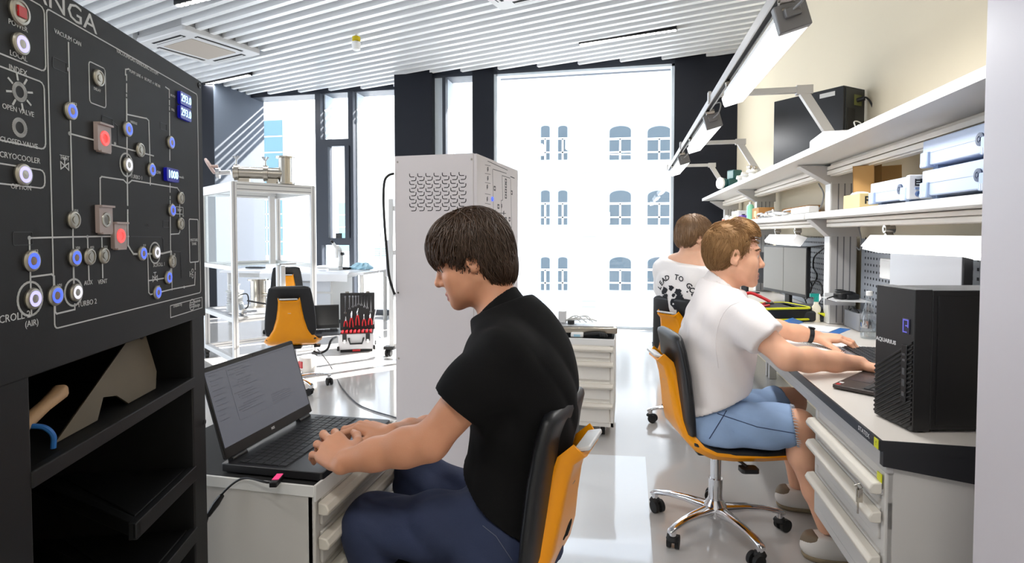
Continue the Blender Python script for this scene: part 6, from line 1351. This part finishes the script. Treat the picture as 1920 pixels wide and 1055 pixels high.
# hair
hm1 = M('dark brown hair', (74, 53, 38), .42, spec=.6, var=.15, vscale=140)
g1 = Field(); g1.ell((-.016, 0, .045), (.114, .092, .103), None, .03); g1.ell((-.060, 0, -.024), (.060, .080, .090), None, .04); g1.ell((.028, 0, .052), (.084, .082, .080), None, .03)
hs = Field(); hs.pr = g1.pr[:]; hs.fn(lambda P: np.minimum(P[:, 0]-.026, .048-P[:, 2]), .012, 'i')
hs.ell((-.002, .098, -.012), (.027, .04, .034), None, .008, 's'); hs.ell((-.002, -.098, -.012), (.027, .04, .034), None, .008, 's'); hs.fn(lambda P: -(P[:, 2]+.082), .01)
hs.fn(lambda P: -(P[:, 2]+.055+.9*(-P[:, 0]-.01)), .012)
def hshell(hs, H, h=.0042, lo=(-.16, -.13, -.14), hi=(.14, .13, .18)):
    v, fc = surface(hs, lo, hi, h); return (H.c+(v*H.s)@H.R.T, fc)
sh1 = hshell(hs, H1)
cr = np.array([-.045, .012, .16])
def flow1(p):
    d = p-cr; d[:, 2] -= .02; a = np.clip((p[:, 0]-.0)/.08, 0, 1)[:, None]; d = d+a*np.array([.06, 0, -.02])+np.array([0, 0, -.05]); d[:, 1] *= .8; return d
SJ = np.random.default_rng(12).normal(0, .014, 5200)
def stop1(p):
    x, y, z = p.T; e = ((x+.002)/.026)**2+((z+.016)/.034)**2
    return ((x > .022) & (z < .034+SJ-.3*np.clip(.075-x, 0, .03))) | ((e < 1) & (abs(y) > .06)) | (z < -.112+SJ)
rt_ = points_on(sh1, H1, lambda v: (v[:, 2] > -.04), 5200, 1)
strands(H1, g1, rt_, flow1, .078, 9, .00125, 'hair', hm1, t, shell=sh1, lift=.005, jit=.045, seed=2, stop=stop1)
brows(H1, hm1, t, B)
# ---- the young man in white polo ----------------------------------------------------------
f2 = np.array([1., .02, 0]); f2 = nrm(f2); l2_ = np.array([-f2[1], f2[0], 0]); O2 = np.array([.4, 2.45, 0.])
def Q2(u, v, off=0.): return ppl(u, v, O2+l2_*off, l2_)
hip = Q2(1330, 790); t = thing('person', 'fair haired young man in white polo and denim shorts at the near bench', 'person', (hip[0], hip[1], 0)); pe2 = t
H2 = Head(Q2(1374, 480), f2*math.cos(.03)+np.array([0, 0, -math.sin(.03)])+l2_*.03, np.array([0, 0, 1.])*math.cos(.03)+f2*math.sin(.03), 1.02)
st2 = [(Q2(1352, 548), .062, .150, .035), (Q2(1349, 574), .085, .192, .045), (Q2(1345, 612), .112, .185, .012), (Q2(1341, 655), .122, .176), (Q2(1341, 700), .120, .170), (Q2(1340, 745), .118, .172), (Q2(1332, 785), .118, .178)]
shN, shF = Q2(1382, 590, -.175), Q2(1375, 580, .175)
elN, wrN = np.array(pd(1476, 671, 2.00)), np.array(pd(1612, 681, 2.055)); elF, wrF = np.array(pd(1428, 612, 2.58)), np.array(pd(1532, 631, 2.52))
B = Field(); H2.build(B); nb = Q2(1350, 540); B.cone(H2.w((-.028, 0, -.05)), nb, .054, .060, .035); torso(B, st2[:3], l2_, -.02); arm(B, shN, elN, wrN, 1.03); arm(B, shF, elF, wrF, 1.03)
t2N = hand(B, wrN, (.80, -.30, -.12), (.1, .1, 1), (0, 1, 0), 1.0, [(.3, .5, .3)]*4)
t2F = hand(B, wrF, (.95, -.30, .06), (.0, -.15, 1), (.0, -1, 0), 1.02, [(.42, .55, .35), (.40, .6, .4), (.42, .6, .4), (.4, .6, .4)], (.15, .3))
kN, kF = np.array(pd(1497, 797, 2.13)), np.array(pd(1484, 752, 2.52)); hN, hF = Q2(1335, 800, -.095), Q2(1338, 790, .095)
aN, aF = np.array(pd(1549, 985, 2.16)), np.array(pd(1494, 905, 2.56))
for k_, a_n in ((kN, aN), (kF, aF)):
    m_ = k_+(a_n-k_)*.3; bk = np.array([-.012, 0, 0]); limb(B, [(k_-(f2*.12), .066), (k_, .058)], .02); limb(B, [(k_, .056), (m_+bk, .054), (k_+(a_n-k_)*.65+bk*.5, .042), (a_n, .034)], .025)
sk2 = skinmat('skin of the young man in white', (240, 182, 148))
parts = [surface(B, *bb([H2.w((.13, 0, -.12)), H2.w((-.12, .1, .14)), H2.w((-.12, -.1, .14)), H2.w((.13, 0, .14)), nb], .035), .0036)]
for el, sh, wr, tp in ((elN, shN, wrN, t2N), (elF, shF, wrF, t2F)): parts.append(surface(B, *bb([el, sh+(el-sh)*.4, wr]+[q[0] for q in tp], .06), .0040))
for k_, a_n in ((kN, aN), (kF, aF)): parts.append(surface(B, *bb([k_, a_n, a_n-np.array([0, 0, .02])], .075), .006))
mesh_obj('body', parts, [sk2, lipm], t, mi=lips(H2)); H2.eyes(t); nails(t2F, t)
b2 = polo(st2, l2_, .010, nb, .068, [(shN, elN, .62, .070, .071, .074), (shF, elF, .66, .070, .070, .072)]); cutN = shN+(elN-shN)*.62
hp = Q2(1345, 770, -.17); hemn = nrm(Q2(1400, 748, -.17)-Q2(1288, 790, -.17)); hn = np.cross(hemn, l2_); hn = hn if hn[2] < 0 else -hn
SH2 = Field(); SH2.fn(lambda P: b2(P)-folds(P, .0085, .8, 2.9)*np.clip((1.12-P[:, 2])*5, .25, 1), 0, 'u'); SH2.fn(half(hp, hn), .006); SH2.fn(half(nb+nrm(H2.w((-.028, 0, -.055))-nb)*.022, H2.w((-.03, 0, -.05))-nb+f2*.01), .004)
wm2 = M('white pique cotton', (250, 243, 241), .85, bump=.2, bscale=500)
lo, hi = bb([q[0] for q in st2]+[shN, shF, elN, elF], .16); hi[2] = nb[2]+.04; mesh_obj('polo_shirt', [surface(SH2, lo, hi, .0075)], wm2, t)
collar(H2, nb, f2, wm2, t, .064, .0048)
n_ = nrm(elN-shN); cu = Matrix(frame_(n_, (0, 0, 1))).to_4x4(); cu.translation = Vector(cutN-n_*.024); MB(cu).tube([(0, .0735*math.cos(a), .0735*math.sin(a)) for a in [2*PI*j/40 for j in range(40)]], .0022, 5, closed=True).build('cuff_seam', wm2, t)
m = MB(); pp_ = [(1386, 566), (1368, 574), (1354, 592), (1345, 618), (1342, 650), (1347, 690)]
m.tube([tuple(on_surface(SH2, pd(u, v, 1.75), ray(u, v), .0)) for (u, v) in [(p[0], p[2]) for p in spline([(a, 0, b) for a, b in pp_], 5)]], .0016, 5); m.build('shoulder_seam', wm2, t)
dm2 = M('light blue denim', (148, 174, 210), .85, bump=.3, bscale=380, var=.22, vscale=9)
J = Field(); torso(J, [(Q2(1330, 778), .118, .180), (Q2(1333, 806), .108, .182)], l2_, .004); limb(J, [(hN, .096), (hN+(kN-hN)*.5, .088), (kN, .080)], .03); limb(J, [(hF, .096), (hF+(kF-hF)*.5, .086), (kF, .078)], .03)
Jb2 = Field(); Jb2.pr = J.pr[:]; J2 = Field(); J2.fn(lambda P: Jb2(P)-folds(P, .006, .9, 5.1), 0, 'u'); J2.fn(lambda P: SH2(P)-.0015, 0, 's'); J2.fn(lambda P: np.where(P[:, 0] < .60, .434-P[:, 2], -1.).astype(np.float32), .01)
J2.fn(lambda P: np.where(P[:, 1] < 2.42, (P-np.float32(kN-.015*nrm(kN-hN)))@nrm(kN-hN).astype(np.float32), (P-np.float32(kF-.06*nrm(kF-hF)))@nrm(kF-hF).astype(np.float32)), .004)
lo, hi = bb([hN, hF, kN, kF, st2[-1][0]], .14); mesh_obj('denim_shorts', [surface(J2, lo, hi, .007)], dm2, t)
m = MB(); sdm = M('dark denim seam', (52, 66, 100), .85)
for path in ([(1345, 775), (1420, 800), (1490, 812)], [(1330, 822), (1350, 790), (1362, 770)]):
    P_s = [on_surface(J2, pd(u, v, 1.7), ray(u, v)) for (u, v) in [(path[0][0]*(1-i/6)+path[1][0]*i/6, path[0][1]*(1-i/6)+path[1][1]*i/6) for i in range(6)]+[(path[1][0]*(1-i/6)+path[2][0]*i/6, path[1][1]*(1-i/6)+path[2][1]*i/6) for i in range(7)]]; m.tube([tuple(p) for p in P_s], .0018, 5)
m.build('shorts_seam', sdm, t)
m = MB(); rng = random.Random(9); hx = nrm(kN-hN); fr_ = frame_(hx, (0, 0, 1))
for k in range(46):
    a = 2*PI*k/46; p = kN-hx*.017+fr_@np.array([0, .079*math.cos(a), .079*math.sin(a)]); m.tube([tuple(p), tuple(p+hx*rng.uniform(.008, .020)+np.array([0, 0, -.004]))], [.0022, .0008], 4)
m.build('frayed_hem', M('pale denim fray', (196, 206, 222), .9), t)
for a_n in (aN, aF):
    c = a_n+np.array([.055, -.005, 0]); zb = .0; S_ = Field(); R_ = np.stack([f2, l2_, (0, 0, 1)], 1)
    S_.ell((c[0]-.005, c[1], .050), (.140, .049, .046), R_, .01); S_.ell((a_n[0]-.03, a_n[1], .055), (.055, .043, .058), R_, .03); S_.cone(a_n, (a_n[0]+.02, a_n[1], .05), .038, .040, .03); S_.fn(half((0, 0, .018), (0, 0, -1)), .004); S_.fn(half((0, 0, .098), (0, 0, 1)), .004)
    s_ = mesh_obj('shoe', [surface(S_, *bb([c, (c[0], c[1], .05)], .16), .0055)], M('white leather shoe', (232, 228, 222), .45), t)
    So = Field(); So.ell((c[0]-.005, c[1], .05), (.143, .052, .07), R_, .01); So.ell((a_n[0]-.03, a_n[1], .05), (.06, .046, .07), R_, .03); So.fn(half((0, 0, .022), (0, 0, 1)), .003); So.fn(half((0, 0, .0), (0, 0, -1)), .003)
    mesh_obj('sole', [surface(So, *bb([c, (c[0], c[1], .0)], .17), .006)], M('tan shoe sole', (150, 134, 108), .7), s_)
    He = Field(); He.ell((a_n[0]-.034, a_n[1], .058), (.058, .0455, .058), R_, .03); He.fn(half((a_n[0]-.035, a_n[1], 0), f2), .003); He.fn(half((0, 0, .10), (0, 0, 1)), .003); He.fn(half((0, 0, .022), (0, 0, -1)), .003); mesh_obj('heel_patch', [surface(He, *bb([(a_n[0]-.05, a_n[1], .06)], .09), .005)], M('taupe heel leather', (128, 112, 92), .6), s_)
    MB(TR(c[0]+.05, c[1], .078) @ RY(.35)).box(-.035, .035, -.022, .022, -.004, .006).build('laces', white, s_, bevel=.003)
# wrist watch
wx = nrm(wrF-elF); wt_ = Matrix(frame_(wx, (0, 0, 1))).to_4x4(); wt_.translation = Vector(wrF-wx*.028)
wa = MB(wt_).tube([(0, .034*math.cos(a), .030*math.sin(a)) for a in [2*PI*j/32 for j in range(32)]], .0, 4, closed=True) if False else MB(wt_).lathe([(.0305, -.010), (.0335, -.009), (.0335, .009), (.0305, .010)], 32, RY(PI/2))
ww = wa.build('wrist_watch', black, t); MB(wt_).box(-.013, .013, -.013, .013, .031, .039).build('watch_case', blackg, ww, bevel=.003)
hm2 = M('sandy brown hair', (158, 119, 76), .55, spec=.35, var=.13, vscale=140)
g2_ = Field(); g2_.ell((-.014, 0, .046), (.1065, .083, .098), None, .02); g2_.ell((.030, 0, .092), (.068, .062, .062), None, .03); g2_.ell((-.05, 0, .0), (.062, .075, .072), None, .03)
hs2 = Field(); hs2.pr = g2_.pr[:]; hs2.fn(lambda P: np.minimum(P[:, 0]-.046, .090-P[:, 2]), .012, 'i'); hs2.fn(lambda P: np.minimum(P[:, 0]+.030, .012-P[:, 2]), .010, 'i'); hs2.fn(lambda P: np.minimum(P[:, 0]-.024, .062-P[:, 2]), .01, 'i')
hs2.ell((-.006, .092, -.004), (.024, .03, .034), None, .006, 's'); hs2.ell((-.006, -.092, -.004), (.024, .03, .034), None, .006, 's'); hs2.fn(lambda P: -(P[:, 2]+.058), .012)
sh2 = hshell(hs2, H2)
def flow2(p):
    top = np.clip((p[:, 2]-.07)/.05, 0, 1)[:, None]; return top*(np.array([.9, -.15, .10])+0*p)+(1-top)*np.array([-.25, 0, -1.])+.3*(p-np.array([-.05, 0, .15]))
r2_ = points_on(sh2, H2, lambda v: v[:, 2] > -.05, 5200, 3)
def g2n(P): x, y, z = P.T; return g2_(P)-.004*np.clip((z-.07)/.05, 0, 1)*np.sin(70*x+40*y)*np.sin(55*y+1)
strands(H2, g2n, r2_, flow2, .030, 6, .0010, 'hair', hm2, t, shell=sh2, lift=.0028, jit=.22, seed=5, stop=lambda p: (p[:, 0] > .05) & (p[:, 2] < .085))
brows(H2, M('brown eyebrow', (104, 74, 48), .5), t, B)

# ---- the young man in printed white shirt ----------------------------------------------------
hd = math.radians(50); f3 = np.array([math.cos(hd), math.sin(hd), 0]); l3 = np.array([-f3[1], f3[0], 0])
B0 = np.array([.45, 3.90, 0]); t = thing('person', 'young man in white shirt with black print on the back, far along the bench', 'person', tuple(B0)); pe3 = t
hc3 = np.array(pd(1302, 447, 3.60)); hf = math.radians(22); h3 = np.array([math.cos(hf), math.sin(hf), 0])
H3 = Head(hc3, h3*math.cos(.22)+np.array([0, 0, -.218]), np.array([0, 0, .976])+h3*.218, 1.06)
nb = np.array(pd(1290, 488, 3.62)); mid = B0+np.array([0, 0, .50])
axs = nb-mid; K3 = lambda s, o=0.: mid+axs*s-f3*.045*math.sin(PI*s)+f3*o
st3 = [(K3(.99), .060, .15), (K3(.93), .085, .195), (K3(.78), .112, .195), (K3(.60), .118, .185), (K3(.42), .118, .175), (K3(.22), .118, .172), (K3(.02), .118, .18)]
shR, shL = K3(.88)-l3*.18, K3(.88)+l3*.18; elR = shR+f3*.14-l3*.10-np.array([0, 0, .22]); elL = shL+f3*.14+l3*.08-np.array([0, 0, .22]); wrR = elR+f3*.22+l3*.05+np.array([0, 0, -.0]); wrL = elL+f3*.22-l3*.05
B = Field(); H3.build(B); B.cone(H3.w((-.03, 0, -.05)), nb, .052, .058, .035); torso(B, st3[:3], l3, -.02); arm(B, shR, elR, wrR); arm(B, shL, elL, wrL)
tR = hand(B, wrR, f3, (0, 0, 1), l3, 1.); tL = hand(B, wrL, f3, (0, 0, 1), -l3, 1.)
hR, hL = mid-l3*.09, mid+l3*.09; kR, kL = hR+f3*.40+np.array([0, 0, .0]), hL+f3*.40; aR, aL = kR+np.array([0, 0, -.42]), kL+np.array([0, 0, -.42])
parts = [surface(B, *bb([H3.w((.13, 0, -.12)), H3.w((-.12, .1, .14)), H3.w((-.12, -.1, .14)), H3.w((.13, 0, .14)), nb], .035), .005)]
for el, sh, wr, tp in ((elR, shR, wrR, tR), (elL, shL, wrL, tL)): parts.append(surface(B, *bb([el, sh+(el-sh)*.4, wr]+[q[0] for q in tp], .06), .006))
mesh_obj('body', parts, [skinmat('skin of the far young man', (226, 176, 146)), lipm], t, mi=lips(H3)); H3.eyes(t)
b3 = polo(st3, l3, .014, nb, .064, [(shR, elR, .85, .076, .074, .072), (shL, elL, .85, .076, .074, .072)])
SH3 = Field(); SH3.fn(lambda P: b3(P)-folds(P, .006, .8, 4.), 0, 'u'); SH3.fn(half(mid+np.array([0, 0, -.04]), (0, 0, -1)), .006); SH3.fn(half(nb+np.array([0, 0, .004]), H3.w((-.03, 0, -.05))-nb), .004)
lo, hi = bb([q[0] for q in st3]+[shR, shL, elR, elL], .16); hi[2] = nb[2]+.04; mesh_obj('t_shirt', [surface(SH3, lo, hi, .010)], M('white jersey cotton', (240, 236, 234), .9), t)
J = Field(); torso(J, [(mid, .118, .178)], l3, .004); limb(J, [(hR, .09), (kR, .065), (aR, .05)], .03); limb(J, [(hL, .09), (kL, .065), (aL, .05)], .03); J.fn(lambda P: SH3(P)-.002, 0, 's'); lo, hi = bb([hR, hL, kR, kL, aR, aL, mid], .13); mesh_obj('trousers', [surface(J, lo, hi, .014)], M('dark trousers', (44, 46, 54), .85), t)
for a in (aR, aL): S_ = Field(); S_.ell((a[0]+f3[0]*.06, a[1]+f3[1]*.06, .04), (.13, .047, .042), np.stack([f3, l3, (0, 0, 1)], 1), .01); S_.fn(half((0, 0, .003), (0, 0, -1)), .003); mesh_obj('shoe', [surface(S_, *bb([(a[0]+f3[0]*.06, a[1]+f3[1]*.06, .04)], .16), .012)], M('dark trainer', (40, 40, 44), .6), t)
# print on the back, laid on the cloth
bc = K3(.70)-f3*.30; inkm = M('black fabric print', (34, 36, 42), .85)
def lay(pts2): return [tuple(on_surface(SH3, bc-l3*x+np.array([0, 0, z]), f3, .0022)) for x, z in pts2]
m = MB(); s_ = 'LEAD TO GOD'; Rr = .135
for i, ch in enumerate(s_):
    if ch == ' ': continue
    a = PI*.86-(PI*.80)*i/(len(s_)-1); cx_, cz_ = Rr*math.cos(a), -.06+Rr*math.sin(a)
    mm = MB(); mm.text(ch, .047, Matrix.Identity(4), .0, bold=.0012); b_ = a-PI/2; cb, sb = math.cos(b_), math.sin(b_); m.add(lay([(cx_+x*cb-y*sb, cz_+x*sb+y*cb) for x, y, z in mm.v]), mm.f)
rng = random.Random(11)
for cx_, cz_, rr_ in ((-.075, -.02, .030), (-.06, -.055, .022), (-.02, .005, .022), (.03, -.02, .028), (.045, -.055, .030), (.0, -.04, .016), (.015, -.095, .042), (-.085, -.06, .014), (.095, -.012, .006)):
    n_ = 13; pts2 = [(cx_+rr_*rng.uniform(.55, 1.15)*math.cos(2*PI*j/n_), cz_+rr_*rng.uniform(.5, 1.1)*math.sin(2*PI*j/n_)) for j in range(n_)]; ll = lay([(cx_, cz_)]+pts2); m.add(ll, [(0, 1+j, 1+(j+1) % n_) for j in range(n_)])
m.build('shirt_print', inkm, t, smooth=0)
hm3 = M('light brown hair', (128, 96, 64), .45, spec=.6, var=.13, vscale=140)
g3 = Field(); g3.ell((-.014, 0, .048), (.114, .092, .100), None, .02); g3.ell((-.058, 0, -.005), (.060, .080, .075), None, .03)
hs3 = Field(); hs3.pr = g3.pr[:]; hs3.fn(lambda P: np.minimum(P[:, 0]-.035, .045-P[:, 2]), .012, 'i'); hs3.ell((.0, .095, -.012), (.026, .03, .032), None, .008, 's'); hs3.ell((.0, -.095, -.012), (.026, .03, .032), None, .008, 's'); hs3.fn(lambda P: -(P[:, 2]+.062), .012)
sh3 = hshell(hs3, H3, .005)
strands(H3, g3, points_on(sh3, H3, lambda v: v[:, 2] > -.05, 2600, 6), lambda p: (p-np.array([-.05, 0, .17]))+np.array([.02, 0, -.03]), .045, 6, .0014, 'hair', hm3, t, shell=sh3, lift=.003, jit=.02, seed=8); brows(H3, hm3, t, B)
